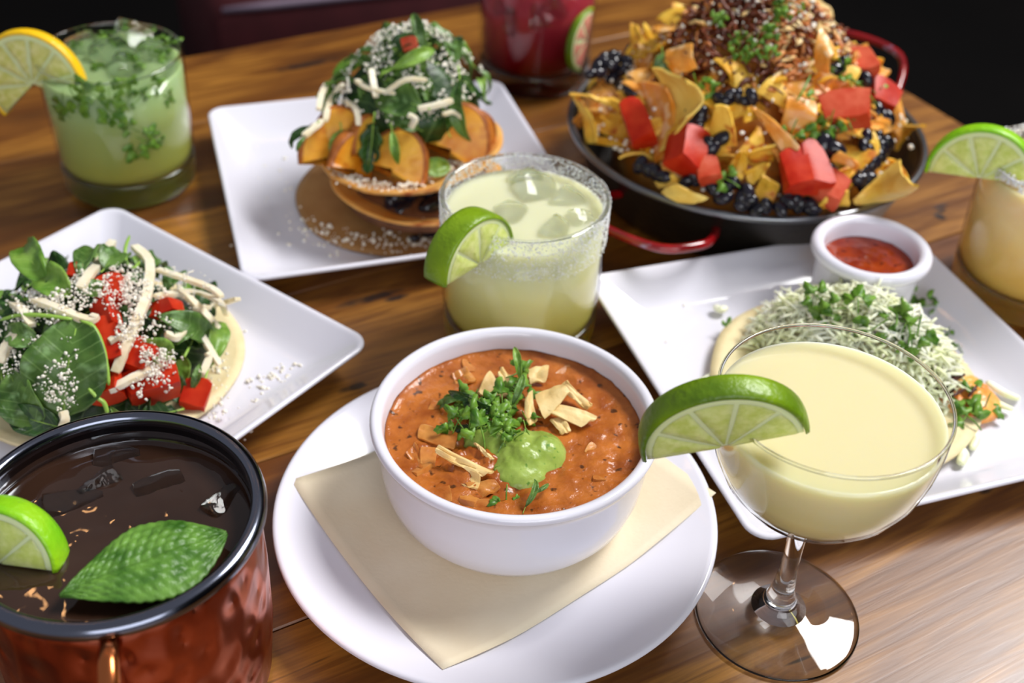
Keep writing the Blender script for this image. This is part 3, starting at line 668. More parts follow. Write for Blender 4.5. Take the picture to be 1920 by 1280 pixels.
def on_glass(px, py, cen, rad):
    d = ray(px, py); a = d.x * d.x + d.y * d.y; o = CAMPOS - cen; b = o.x * d.x + o.y * d.y; c = o.x ** 2 + o.y ** 2 - rad * rad
    t = (-b - math.sqrt(max(0, b * b - a * c))) / a; q = CAMPOS + d * t; return q, math.atan2(q.y - cen.y, q.x - cen.x)
for px, py, sz in ((118, 185, 1.3), (140, 180, 1.5), (122, 215, 1.1), (165, 180, 1.0), (185, 185, 1.4), (200, 200, 1.5), (210, 215, 1.1), (225, 175, 1.2), (245, 170, 1.3), (260, 185, .9), (285, 160, 1.0), (250, 243, 1.0), (268, 262, 1.2), (262, 275, 1.3), (280, 255, .9), (155, 170, 1.1), (205, 175, 1.0), (312, 180, .9), (308, 265, .6), (240, 190, .8)):
    q, a = on_glass(px, py, MO, 4.1)
    m = Matrix.Translation(q) @ Matrix.Rotation(a + PI / 2, 4, 'Z') @ Matrix.Rotation(PI / 2, 4, 'X') @ Matrix.Rotation(random.uniform(0, 6), 4, 'Z')
    sz *= .85; put_mesh('mint_piece', CIL[random.randrange(5)], scaled(m, (sz, sz, .5)), 'torn mint piece suspended against the wall of the mojito glass', 'herb', 'mint pieces suspended in the mojito')
p1 = W(172, 128, 8.4); ctr = W(76, 128, 8.3)
citrus('lemon_slice', 'yellow-rinded lemon slice hanging on the mojito glass', basis(ctr + Vector((-.5, 0, -.9)), Vector((1, -.12, .0)), Vector((-.12, .10, 1))), 3.15, 0.8, 'peel_yellow', 'pulp_lemon', 7, -18, 226, cat='lemon slice')

# red drink at the back
RD = Vector((0.7, 82.97, 0))
tumbler('tumbler of dark red drink standing between the tostada plate and the pan', RD.x, RD.y)
drink('red_cocktail', 'dark red iced drink in the tumbler at the back', RD.x, RD.y, liquid('red_liquid', (84, 0, 2), (146, 40, 52), 2.2, 6.2, .3), 7.9)
q, a = on_glass(1096, 72, RD, 4.05); tg = Vector((-math.sin(a), math.cos(a), 0))
citrus('lime_wedge', 'pink-stained lime wedge pressed inside the red drink', basis(q + Vector((0, 0, -.1)), Vector((0, 0, 1)) + tg * .28, -tg), 2.35, .5, 'peel', 'pulp_pink', 4)
for k, (px, py, s) in enumerate(((960, 40, 2.3), (1010, 35, 2.2), (940, 15, 2.0), (1040, 15, 2.0))):
    q, a = on_glass(px, py, RD, 4.0); q = q + Vector((-math.cos(a), -math.sin(a), 0)) * (s * .42)
    ice('reddish ice cube pressed against the wall of the red drink', q, s, (k, k * .7, .3), 'ice in the red drink')

# orange drink on the right
OR = Vector((29.77, 57.71, 0))
tb = tumbler('salt-rimmed tumbler of pale orange drink at the right edge', OR.x, OR.y)
salt(tb, 2600, 8.15, 8.72, 4.27, size=(.04, .1), dens=.9)
drink('orange_cocktail', 'cloudy pale orange drink in the right-hand tumbler', OR.x, OR.y, liquid('orange_liquid', (250, 198, 98), (248, 216, 164), 2.0, 7.5), 7.9)
p0, p1 = W(1752, 322, 7.6), W(1925, 330, 8.2)
citrus('lime_wedge', 'bright green lime slice on the rim of the orange drink', basis((p0 + p1) / 2 + Vector((0, 0, -.1)), p1 - p0 + Vector((0, -.8, 0)), Vector((-.05, .1, 1))), 2.85, 1.0, 'peel_bright', 'pulp', 5)

# ------------------------------------------------------------------ coupe
CO = Vector((11.77, 32.83, 0.02))
o = thing('coupe_glass', 'stemmed coupe glass of pale yellow cocktail in front on the right', 'glass', CO)
bowl_out = [(0.36, 6.0), (0.5, 6.15), (1.0, 6.35), (1.9, 6.8), (2.8, 7.5), (3.5, 8.4), (3.95, 9.4), (4.16, 10.4), (4.25, 11.4), (4.24, 12.25)]
bowl_in = [(4.22, 12.32), (4.19, 12.36), (4.15, 12.33), (4.13, 12.25), (4.14, 11.4), (4.05, 10.4), (3.84, 9.45), (3.39, 8.48), (2.7, 7.62), (1.8, 6.96), (.9, 6.6), (0, 6.5)]
lathe([(0, 5.9)] + bowl_out + bowl_in, 128).build('bowl', 'wall_glass', o)
lathe([(4.19 + .07 * math.cos(q * PI / 4), 12.31 + .07 * math.sin(q * PI / 4)) for q in range(9)], 128).build('rim', 'glass', o)
lathe([(0, .6), (1.15, .6), (.82, .85), (.6, 1.25), (.46, 1.9), (.38, 2.8), (.36, 4), (.38, 5.2), (.45, 5.7), (.6, 6.0), (.5, 6.1), (0, 6.1)], 48).build('stem', 'glass', o)
lathe([(0, .12), (1.5, .08), (3.3, 0), (3.42, .03), (3.47, .1), (3.42, .17), (3.2, .2), (2.2, .3), (1.5, .42), (1.15, .58), (0, .6)], 96).build('foot', 'glass', o)
li = [(r_ + .03, z) for r_, z in bowl_in[::-1] if z < 11.2 and r_ > 0]
tag(lathe([(0, 6.46)] + li + [(4.17, 11.2), (4.16, 11.5), (4.0, 11.44), (3, 11.43), (0, 11.43)], 128).build('coupe_cocktail', liquid('coupe_liquid', (232, 216, 132), (228, 218, 172), 6.5, 11.0), None, mtx=TR(CO)), 'opaque pale yellow cocktail filling the coupe glass', 'drink')
p0, p1 = W(1212, 846, 10.9), W(1492, 796, 12.6)
citrus('lime_slice', 'half-moon lime slice slotted on the rim of the coupe glass', basis((p0 + p1) / 2 + Vector((.1, 0, .1)), p1 - p0, Vector((.03, -.2, 1))), 2.95, 1.05, nseg=5, cat='lime slice')

# ------------------------------------------------------------------ copper mug
MU = Vector((-13.57, 28.27, 0.02)); ZT = 9.5
o = thing('copper_mug', 'hammered copper mug with a steel rim in the front left corner', 'mug', MU)
lathe([(0, 0), (4.2, 0), (4.5, .1), (4.7, .6), (4.95, 3), (5.02, 6), (4.98, 8.4), (4.93, 9.0), (4.86, 9.0), (4.84, 6), (4.6, .6), (0, .4)], 96).build('body', 'copper', o)
lathe([(4.84, 8.85)] + arc(4.95, 9.2, .34, -70, 110, 10) + [(4.72, 9.35), (4.72, 8.8)] + [(4.84, 8.85)], 96).build('rim', mat('rim_steel', (120, 124, 138), .16, metal=1.0), o)
lathe([(4.8, 9.2), (4.78, 6), (4.45, .9), (0, .8), (0, .72), (4.5, .8), (4.84, 6), (4.86, 9.2), (4.8, 9.2)], 96).build('lining', 'steel', o)
mb = MB(); hd = (W(215, 1200, 8.0) - MU); hd.z = 0; hd.normalize()
tube(mb, [hd * 4.85 + Vector((0, 0, 8.55)), hd * 6.2 + Vector((0, 0, 8.75)), hd * 7.5 + Vector((0, 0, 7.6)), hd * 7.6 + Vector((0, 0, 5)), hd * 6.4 + Vector((0, 0, 2.6)), hd * 4.9 + Vector((0, 0, 2.1))], .37, 26, 12, jit=0, taper=lambda t: 1)
mb.build('handle', mat('handle_copper', (206, 120, 70), .22, metal=1.0), o)
LZ = 8.35
def liquid_disc(r0, lvl, amp, seg=96, deep=2.0):
    mb = MB(); vs = [(0, 0, 0)]; fs = []; nr = 30
    h = lambda x, y: amp * (fbm(x, y, 1, .8) + .5 * fbm(x, y, 7, 2.1))
    for i in range(1, nr + 1):
        for k in range(seg):
            a = 2 * PI * k / seg; r_ = r0 * i / nr; x, y = r_ * math.cos(a), r_ * math.sin(a); vs.append((x, y, h(x, y) * (1 if i < nr else 0)))
    for k in range(seg): fs.append((0, 1 + k, 1 + (k + 1) % seg))
    for i in range(nr - 1):
        for k in range(seg): fs.append((1 + i * seg + k, 1 + (i + 1) * seg + k, 1 + (i + 1) * seg + (k + 1) % seg, 1 + i * seg + (k + 1) % seg))
    b = len(vs); vs += [(r0 * .97 * math.cos(2 * PI * k / seg), r0 * .97 * math.sin(2 * PI * k / seg), -deep) for k in range(seg)] + [(0, 0, -deep)]; o_ = 1 + (nr - 1) * seg
    for k in range(seg): fs.append((o_ + k, b + k, b + (k + 1) % seg, o_ + (k + 1) % seg)); fs.append((b + k, b + seg, b + (k + 1) % seg))
    return mb.add(vs, fs)
M['mule'] = mat('mule', (44, 28, 20), .03, spec=.6, col2=(60, 40, 30), nscale=14)
tag(liquid_disc(4.8, LZ, .05).build('mule_drink', 'mule', None, mtx=TR(MU + Vector((0, 0, LZ)))), 'dark glossy iced drink filling the copper mug', 'drink')
for px, py, s, rt in ((300, 915, 1.9, (.3, .2, .5)), (130, 945, 2.2, (.6, .3, .2)), (420, 940, 1.7, (.2, .6, 1)), (215, 860, 1.8, (.5, .2, .1)), (190, 900, 1.7, (.9, .5, .6))):
    q = W(px, py, LZ); q.z = LZ - s * .42; ice({300: 'ice cube behind the mint leaf in the copper mug', 130: 'ice cube beside the lime in the copper mug', 420: 'ice cube at the right wall of the copper mug', 215: 'ice cube furthest back in the copper mug', 190: 'ice cube at the centre left of the copper mug'}[px], q, s, rt, 'ice in the copper mug')
ctr = W(8, 1040, LZ); citrus('lime_wedge', 'lime wedge floating at the left side of the copper mug', basis(ctr + Vector((0, 0, -.1)), Vector((1, -.12, 0)), Vector((0, .35, 1))), 2.15, 1.1, 'peel_bright', 'pulp', 4)
def mint_leaf():
    mb = MB(); g = []; n, m = 110, 48; L_ = 6.5; Wd = 3.3
    for i in range(n + 1):
        t = i / n; w_ = (math.sin(PI * t ** 1.25) ** .8 if 0 < t < 1 else 0.02) * (1 + .035 * abs(math.sin(t * PI * 17))) + .01; row = []
        for j in range(m + 1):
            s = 2 * j / m - 1; x = s * Wd / 2 * w_; y = L_ * t
            ph = (t * 15 - abs(s) * 3.0)
            z = .35 * math.sin(PI * t) * .6 + .065 * (abs(math.sin(PI * ph)) * abs(math.sin(PI * (abs(s) * 5.0 + .3 * fbm(t * 6, s * 4, 3))))) ** .7 * (1 - abs(s) ** 6) - .06 * math.exp(-(s / .07) ** 2) - .22 * abs(s) ** 2 * w_ + .08 * fbm(t * 5, s * 2, 2)
            row.append((x, y, z))
        g.append(row)
    sheet(mb, g, .05); return mb
a, b = W(112, 1118, LZ + .5), W(425, 1000, LZ + .55)
mb = mint_leaf(); mn = basis(a, (b - a).cross(Vector((.12, .22, 1))), Vector((.12, -.22, 1)))
L0 = (b - a).length; m4 = Matrix((Vector((b - a)).normalized().cross(Vector((0, 0, 1))), (b - a).normalized(), (b - a).normalized().cross(Vector((0, 0, 1))).cross((b - a).normalized()))).transposed().to_4x4(); m4.translation = a
tag(mb.build('mint_leaf', 'mint', None, mtx=scaled(m4, (1.05, L0 / 6.5, 1.3))), 'large crinkled mint leaf floating in the copper mug', 'herb')

# ------------------------------------------------------------------ ramekin of salsa
RA = Vector((19.11, 53.94, .58))
mb = lathe([(0, .15), (2.05, .15), (2.15, 0), (2.4, 0), (2.55, .2), (2.68, 1.2), (2.76, 3.2), (2.8, 3.75)] + arc(2.86, 4.28, .37, -100, 170, 14) + [(2.46, 4.0), (2.42, 3.2), (2.3, 1.0), (1.9, .5), (0, .45)], 96)
tag(mb.build('ramekin', 'china', None, mtx=TR(RA)), 'small white ramekin of red salsa standing on the taco plate', 'ramekin')
mb = liquid_disc(2.44, 0, .10, 64, 1.2); tag(mb.build('salsa', 'salsa', None, mtx=TR(RA + Vector((0, 0, 3.55)))), 'dark red salsa in the small white ramekin', 'salsa')

# ------------------------------------------------------------------ paella pan
PN = Vector((14.15, 68.25, 0.02))
o = thing('paella_pan', 'shallow dark steel pan with red loop handles, heaped with nachos', 'pan', PN)
lathe([(0, 0), (8.6, 0), (9.1, .15), (9.6, .8), (10.9, 4.2), (11.0, 4.3), (10.85, 4.35), (10.7, 4.25), (9.4, .9), (8.9, .4), (0, .3)], 128).build('body', 'pan', o)
mb = lathe([(10.85, 4.25)] + arc(11.08, 4.42, .23, -120, 200, 10) + [(10.85, 4.25)], 128); mb.build('rim', 'pan_rim', o)
def handle(deg, span=26, out=14.1, up=0):
    a = R(deg); P_ = []
    for (da, r_, zz) in ((-span * .62, 10.35, 2.9), (-span * .62, 11.4, 3.1), (-span * .55, 13.0, 3.4), (-span * .25, out, 3.5), (span * .25, out, 3.5), (span * .55, 13.0, 3.4), (span * .62, 11.4, 3.1), (span * .62, 10.35, 2.9)):
        P_.append((r_ * math.cos(a + R(da)), r_ * math.sin(a + R(da)), zz + up * max(0, r_ - 11) / 3))
    mb = MB(); tube(mb, P_, .27, 50, 10, taper=lambda t: 1, jit=0); mb.build('handle', 'enamel', o)
handle(237, 29, 14.5, 0); handle(50, 36, 15.8, 1.0)

def HN(x, y):                                   # the nacho heap
    dx, dy = x - PN.x - .1, y - PN.y; r_ = (dx * dx + dy * dy) ** .5
    if r_ > 10.7: return 0
    t = r_ / 10.6
    return 4.3 + 8.7 * max(0, 1 - t ** 1.45) + .5 * fbm(x, y, 0, .35)
random.seed(5)
def heap(hf, cx, cy, rad, drop, nr=30, na=72, amp=.25, sc2=.9, base=.6):
    mb = MB(); vs = [(cx, cy, hf(cx, cy) - drop)]; fs = []
    for i in range(1, nr + 1):
        for k in range(na):
            a = 2 * PI * k / na; r_ = rad * i / nr; x, y = cx + r_ * math.cos(a), cy + r_ * math.sin(a)
            z = max(base, hf(x, y) - drop + amp * fbm(x, y, 5, sc2) + amp * .6 * fbm(x, y, 2, sc2 * 2.6)); vs.append((x, y, z if i < nr else base))
    for k in range(na): fs.append((0, 1 + k, 1 + (k + 1) % na))
    for i in range(nr - 1):
        for k in range(na): fs.append((1 + i * na + k, 1 + (i + 1) * na + k, 1 + (i + 1) * na + (k + 1) % na, 1 + i * na + (k + 1) % na))
    fs.append(tuple(1 + (nr - 1) * na + k for k in range(na - 1, -1, -1))); o_ = Vector((cx, cy, base)); mb.add([Vector(v) - o_ for v in vs], fs); return mb, o_
ZFB[HN] = 7.0
mb, o_ = heap(HN, PN.x, PN.y, 8.3, 2.0, amp=.9)
tag(mb.build('melted_cheese', 'cheese', None, mtx=Matrix.Translation(o_)), 'melted orange cheese binding the nachos in the pan', 'cheese', None, 'stuff')

nach = lambda px, py, off=.15: Wh(px, py, HN, off)
chips = [  # four corners in the photograph with a height above the heap
 ('chip', 'golden chip standing on edge at the pan\'s far left rim', ((1064, 172, .9), (1120, 190, 1.0), (1178, 202, .8), (1165, 214, .2)), .25),
 ('chip', 'golden chip folded under at the pan\'s left rim', ((1074, 180, .3), (1090, 188, .4), (1120, 268, .1), (1100, 266, .1)), .2),
 ('chip', 'long low chip lying along the left wall of the pan', ((1098, 255, .2), (1104, 268, .1), (1205, 282, .2), (1190, 262, .3)), .3),
 ('chip', 'shadowed chip tucked inside the pan\'s left side', ((1105, 200, .0), (1120, 245, .0), (1180, 262, .0), (1170, 210, .1)), .5),
 ('chip_yellow', 'large curled golden chip arching above the red tomato pieces', ((1222, 122, 1.6), (1290, 152, 1.8), (1288, 222, 1.1), (1235, 290, .2)), 1.1),
 ('chip_cheese', 'cheese-coated chip behind the tomato piece at the left', ((1195, 150, .6), (1250, 160, .8), (1255, 295, .2), (1225, 310, .1)), .5),
 ('chip', 'upright pointed chip at the back left of the heap', ((1182, 42, 1.8), (1196, 50, 1.7), (1212, 108, .5), (1172, 108, .4)), .3),
 ('chip', 'second pointed chip rising at the back left of the heap', ((1204, 38, 1.9), (1222, 60, 1.5), (1252, 80, .8), (1206, 102, .4)), .3),
 ('chip_pale', 'small pale chip poking up beside the shredded pork', ((1300, 8, 1.6), (1312, 14, 1.6), (1322, 42, .8), (1290, 46, .6)), .2),
 ('chip_pale', 'tall pale toasted chip at the top right of the heap', ((1508, -6, 2.4), (1530, 0, 2.4), (1560, 50, 1.4), (1534, 62, .8)), .4),
 ('chip_cheese', 'orange chip curving down on the heap\'s right shoulder', ((1538, 50, 1.2), (1566, 92, 1.0), (1556, 138, .6), (1528, 128, .3)), .6),
 ('chip', 'small chip behind the blue-black beans at the back right', ((1562, 92, 1.0), (1606, 78, 1.6), (1606, 100, .9), (1568, 112, .5)), .2),
 ('chip_cheese', 'broad orange chip pointing up at the far right', ((1600, 102, 1.4), (1624, 78, 2.0), (1672, 134, 1.0), (1644, 160, .4)), .4),
 ('chip_cheese', 'flat cheesy chip right of the pork', ((1540, 128, .5), (1618, 170, .5), (1585, 186, .2), (1500, 186, .3)), .4),
 ('chip_cheese', 'bent cheesy chip below the tomato at the right', ((1612, 238, .4), (1650, 220, .6), (1688, 240, .7), (1655, 252, .4)), .25),
 ('chip_cheese', 'long narrow orange chip slanting down the front centre', ((1404, 198, 1.2), (1422, 206, 1.1), (1502, 278, .7), (1474, 300, .4)), .5),
 ('chip', 'upright chip in the front centre of the heap', ((1340, 196, .9), (1366, 198, .9), (1382, 276, .4), (1322, 272, .2)), .3),
 ('chip', 'short curled chip in the front hollow', ((1386, 282, .6), (1400, 284, .6), (1392, 340, .2), (1360, 320, .2)), .3),
 ('chip', 'chip lying across the dark hollow of the heap', ((1400, 286, .2), (1456, 270, .2), (1452, 300, 0), (1412, 304, .1)), .3),
 ('chip', 'pointed chip above the front beans', ((1444, 304, .7), (1430, 330, .4), (1404, 352, .2), (1396, 322, .3)), .2),
 ('chip', 'folded chip near the front centre rim', ((1430, 328, .4), (1462, 348, .4), (1446, 385, .1), (1408, 370, .1)), .35),
 ('chip_yellow', 'ruffled yellow chip lying on the pan\'s front left rim', ((1238, 362, .6), (1266, 342, .8), (1332, 372, .6), (1292, 382, .5)), .3),
 ('chip_yellow', 'small yellow chip beside the beans at the front left rim', ((1225, 338, .3), (1262, 325, .5), (1272, 342, .3), (1232, 352, .2)), .15),
 ('chip_yellow', 'large ruffled chip leaning over the pan\'s right rim', ((1594, 378, .3), (1690, 296, 1.7), (1726, 350, 1.5), (1690, 370, .9)), .5),
 ('chip', 'broken chip standing at the front rim near the ramekin', ((1528, 396, .4), (1550, 370, .8), (1592, 356, 1.0), (1592, 386, .5)), .2),
 ('chip_cheese', 'small cheesy chip under the large black bean', ((1558, 300, .9), (1574, 284, 1.1), (1614, 308, 1.1), (1606, 320, .8)), .15),
 ('chip', 'chip set behind the salmon-coloured tomato', ((1562, 322, .4), (1604, 310, .5), (1602, 348, .3), (1570, 352, .2)), .2),
 ('chip_cheese', 'cheesy chip beneath the pink tomato at the right', ((1560, 190, .2), (1640, 215, .2), (1610, 250, .2), (1530, 240, .2)), .3),
 ('chip_cheese', 'cheese-smeared chip in the middle of the heap', ((1475, 180, .6), (1530, 190, .6), (1520, 250, .3), (1460, 240, .2)), .4),
 ('chip_cheese', 'cheesy chip at the left of the pork', ((1250, 95, .5), (1300, 80, .6), (1310, 130, .2), (1262, 140, .1)), .3),
 ('chip', 'chip beneath the central black beans', ((1325, 190, .3), (1400, 176, .5), (1395, 215, .2), (1345, 235, .1)), .3),
]
for mt, lab, cs, bu in chips:
    q = [nach(x, y, .1 + z) for x, y, z in cs]; tag(put_chip(q, 'tortilla_chip', mt, bu * random.choice((1, 1, -1)), .15, .10), lab, 'tortilla chip', 'nachos in the pan')
tri = []
for k in range(5):
    a = 2.9; mb, cen = chip4((-a / 2, -a / 2, 0), (a / 2, -a / 2, 0), (.12, a / 2, 0), (-.12, a / 2, 0), .15, random.uniform(.3, .9), 8, .12); tri.append(mb.mesh('tortilla_chip', ('chip', 'chip_cheese')[k % 2]))
k = 0
while k < 150:
    a = random.uniform(0, 2 * PI); r_ = 9.9 * random.random() ** .55; x, y = PN.x + r_ * math.cos(a), PN.y + r_ * math.sin(a)
    if r_ < 4.9: k += 1; continue
    nv = normal_of(HN, x, y, .8); q = Vector((x, y, HN(x, y) - .45)); t = nv.lerp(Vector((random.uniform(-1, 1), random.uniform(-1, 1), random.uniform(-.4, 1))), .55).normalized()
    m = basis(q, Vector((random.uniform(-1, 1), random.uniform(-1, 1), random.uniform(-.3, .3))), t)
    put_mesh('tortilla_chip', tri[k % 5], scaled(m, random.uniform(.75, 1.05)), 'golden tortilla chip buried in the %s of the nacho heap' % side(x - PN.x, y - PN.y), 'tortilla chip', 'buried nachos, ' + side(x - PN.x, y - PN.y)); k += 1

def pork():
    mb = MB(); pc = Vector((PN.x + .1, PN.y - .4, 0)); o_ = Vector((pc.x, pc.y, 9))
    for k in range(860):
        a = random.uniform(0, 2 * PI); r_ = 5.7 * random.random() ** .6; x, y = pc.x + r_ * math.cos(a), pc.y + r_ * math.sin(a)
        p = Vector((x, y, HN(x, y) + random.uniform(-.5, .55))); d = Vector((random.uniform(-1, 1), random.uniform(-1, 1), random.uniform(-.8, .4))).normalized() * random.uniform(.5, 1.5)
        light = random.random() < (.12 + .5 * (x > pc.x - 0.2) * (y < pc.y + 2.5))
        tube(mb, [p - o_ - d * .5, p - o_ + Vector((random.uniform(-.2, .2), random.uniform(-.2, .2), random.uniform(0, .3))), p - o_ + d * .5], random.uniform(.07, .19), 5, 5, 1 if light else 0, .7, jit=.2)
    for k in range(130):
        a = random.uniform(0, 2 * PI); r_ = 4.6 * random.random() ** .5; x, y = pc.x + .6 + r_ * math.cos(a), pc.y + r_ * math.sin(a)
        if x < pc.x - .8 and random.random() < .8: continue
        p = Vector((x, y, HN(x, y) + random.uniform(.1, .5))) - o_; d = Vector((random.uniform(-1, 1), random.uniform(-1, 1), random.uniform(-.3, .3))).normalized() * random.uniform(.3, .7)
        tube(mb, [p - d, p, p + d], random.uniform(.14, .26), 6, 6, 2, .6, taper=lambda t: .2 + math.sin(PI * t) * .8)
    return tag(mb.build('pulled_pork', ['pork_dark', 'pork_light', 'almond'], None, mtx=Matrix.Translation(o_)), 'dark shredded pork piled on top of the nachos', 'meat', None, 'stuff')
pork()
pts = []
for k in range(130):
    a = random.uniform(0, 2 * PI); r_ = 3.0 * random.random() ** .7; x, y = PN.x + .6 + r_ * math.cos(a), PN.y - .2 + r_ * math.sin(a); pts.append((x, y, HN(x, y) + random.uniform(.35, .75)))
for k in range(620):
    a = random.uniform(0, 2 * PI); r_ = 10.2 * random.random() ** .5; x, y = PN.x + r_ * math.cos(a), PN.y + r_ * math.sin(a); pts.append((x, y, HN(x, y) + random.uniform(.1, .6)))
crumbs_obj(pts, 'white cheese crumbs scattered over the nachos', r=(.06, .15))
for lab, grp, L_ in (
 ('black bean in the cluster at the pan\'s back left rim', 'beans at the back left rim', ((1145, 103), (1160, 110), (1127, 116), (1176, 118), (1140, 124), (1157, 133), (1124, 136), (1110, 140), (1168, 130), (1148, 145), (1195, 96), (1180, 98), (1133, 108), (1118, 126), (1136, 148), (1152, 120))),
 ('single black bean above the left tomato piece', None, ((1184, 172),)),
 ('black bean in the row below the shredded pork', 'beans below the pork', ((1352, 186), (1364, 190), (1385, 180), (1408, 182), (1372, 178), (1400, 190))),
 ('black bean in the cluster right of the curled chip', 'beans beside the curled chip', ((1298, 212), (1312, 226), (1296, 232), (1308, 238), (1316, 214))),
 ('black bean tucked right of the bright tomato piece', 'beans right of the bright tomato', ((1324, 264), (1336, 280), (1354, 258), (1330, 272))),
 ('black bean low on the front left, under the tomato', 'beans at the front left', ((1302, 334), (1226, 322), (1242, 332), (1212, 318), (1200, 308), (1290, 340))),
 ('black bean in the row along the pan\'s front rim', 'beans along the front rim', ((1344, 357), (1366, 344), (1390, 366), (1405, 378), (1436, 386), (1356, 370), (1376, 342), (1402, 360), (1420, 392), (1334, 352), (1392, 384))),
 ('black bean beneath the front right tomato pieces', 'beans under the right tomatoes', ((1480, 360), (1490, 376), (1514, 382), (1500, 386), (1462, 392), (1476, 378), (1522, 392))),
 ('large black bean at the right, above the small cheesy chip', 'large beans at the right', ((1548, 264), (1560, 282), (1540, 276), (1548, 316))),
 ('black bean in the crumb-dusted cluster at the pan\'s right', 'beans at the right', ((1625, 258), (1640, 266), (1630, 284), (1655, 276), (1620, 274), (1650, 290), (1664, 268), (1636, 300), (1616, 320), (1626, 332), (1610, 340), (1622, 346), (1645, 258), (1612, 334), (1632, 312))),
 ('black bean beside the pink tomato at the back right', 'beans at the back right', ((1655, 214), (1644, 204), (1664, 222), (1620, 148), (1566, 128), (1575, 120)))):
    for px, py in L_:
        big = 1.5 if 'large' in lab else 1.0
        bean_at(nach(px, py, .45), lab, grp, .92 * big)
for px, py, a, b, c, roll, mt, lab in (
 (1195, 234, 1.7, 2.9, 1.7, 18, 'tomato', 'red tomato piece at the left, wedged behind the curled chip'), (1290, 284, 2.0, 2.9, 1.8, -18, 'tomato', 'bright red tomato cube below the curled chip'),
 (1330, 322, 1.5, 1.6, 1.3, 10, 'tomato_pink', 'small pink tomato bit right of the bright cube'), (1494, 322, 1.7, 3.0, 1.5, 8, 'tomato', 'red tomato piece at the front right'),
 (1526, 322, 1.5, 2.8, 1.5, 14, 'tomato', 'second red tomato piece leaning at the front right'), (1552, 352, 2.0, 1.9, 1.2, -30, 'tomato_pink', 'salmon tomato piece close to the front rim'),
 (1584, 204, 2.8, 2.2, 1.5, 4, 'tomato_pink', 'pink tomato chunk on the right slope'), (1652, 180, 2.3, 1.9, 1.5, -20, 'tomato', 'tomato chunk near the right handle'),
 (1614, 118, 1.6, 1.9, 1.2, 20, 'tomato_pink', 'small tomato bit on the far right chip'), (1668, 188, 1.2, 1.3, 1.1, 0, 'tomato_pink', 'cheese-flecked tomato end near the right rim')):
    tag(hull_chunk(a * .9, b * .9, c * .9, .3, .35).build('tomato_piece', mt, None, mtx=camframe(nach(px, py, .65), roll, -25, random.uniform(-15, 15))), lab, 'tomato')
for px, py in ((1462, 10), (1482, 20), (1442, 45), (1456, 54), (1470, 32), (1392, 60), (1384, 92), (1402, 100), (1430, 94), (1446, 102), (1412, 88), (1500, 14), (1476, 6), (1420, 70), (1372, 70), (1340, 40), (1352, 28)):
    cilantro_at(nach(px, py, .75), random.uniform(.5, .85), 'chopped cilantro leaf on top of the shredded pork', group='cilantro on the pork')
for px, py in ((1576, 118), (1594, 155), (1644, 178), (1560, 222), (1590, 226), (1488, 240), (1545, 235), (1305, 150), (1320, 165), (1372, 342), (1510, 190)):
    cilantro_at(nach(px, py, .75), random.uniform(.9, 1.2), 'cilantro leaf scattered on the slopes of the nachos', group='cilantro on the nacho slopes')
put_mesh('cilantro_leaf', LEAF['m'][0], scaled(camframe(nach(1242, 98, .9), 190, -20, 10), .5), 'broad green leaf beside the shredded pork', 'herb')
for a, b, c in (((1520, 140), (1508, 165), (1494, 190)), ((1600, 150), (1622, 168), (1646, 198)), ((1586, 210), (1594, 235), (1600, 246))):
    strip_obj([nach(*a, .9), nach(*b, .95), nach(*c, .85)], .07, 'thin green cilantro stem lying on the nachos', 'cilantro stems on the nachos', 'cilantro_sprig', 'leaf_bright', 'herb', n=8)

# ------------------------------------------------------------------ plate A: stacked potato tostada
random.seed(11)
CA = Vector((-7.0, 63.6, 0))
def disc(rad, th, cup=0., wave=.1, nr=14, na=64, sd=0, saddle=0.):
    g = []; mb = MB()
    top = []; 
    for i in range(nr + 1):
        for k in range(na):
            a = 2 * PI * k / na; r_ = rad * max(i, .001) / nr * (1 + .02 * fbm(math.cos(a) * 2, math.sin(a) * 2, sd)); x, y = r_ * math.cos(a), r_ * math.sin(a)
            top.append(Vector((x, y, cup * (r_ / rad) ** 2.2 + wave * fbm(x, y, sd, .45) + saddle * (x * x - y * y) / rad ** 2)))
    K = len(top); vs = [p + Vector((0, 0, th / 2)) for p in top] + [p - Vector((0, 0, th / 2)) for p in top]; fs = []
    for i in range(nr):
        for k in range(na):
            a, b, c, d = i * na + k, (i + 1) * na + k, (i + 1) * na + (k + 1) % na, i * na + (k + 1) % na; fs += [(a, b, c, d), (K + d, K + c, K + b, K + a)]
    for k in range(na): a, b = nr * na + k, nr * na + (k + 1) % na; fs.append((a, K + a, K + b, b))
    return mb.add(vs, fs)
tag(disc(6.9, .22, 0, .05, sd=3).build('flat_tortilla', 'tort_brown', None, mtx=TR((CA.x, CA.y + .4, .78))), 'flat brown tortilla lying on the plate under the tostadas', 'tortilla')
tag(disc(5.5, .16, .9, .12, sd=5).build('tostada_shell', 'tostada', None, mtx=Matrix.Translation((-6.0, 62.4, 1.8)) @ Matrix.Rotation(R(-4), 4, 'X') @ Matrix.Rotation(R(4), 4, 'Y')), 'lower crisp tostada shell holding black beans', 'tostada')
tag(disc(5.55, .2, 1.25, .15, sd=9, saddle=.25).build('tostada_shell', 'tostada', None, mtx=Matrix.Translation((-6.5, 62.9, 3.5)) @ Matrix.Rotation(R(-3), 4, 'X') @ Matrix.Rotation(R(-5), 4, 'Y')), 'upper crisp tostada shell carrying potato wedges and greens', 'tostada')
def bean_fill(x, y):
    dx, dy = x + 6.0, y - 62.4; r_ = (dx * dx + dy * dy) ** .5; return 3.4 - (r_ / 4.6) ** 3 * 1.0 if r_ < 4.9 else 0
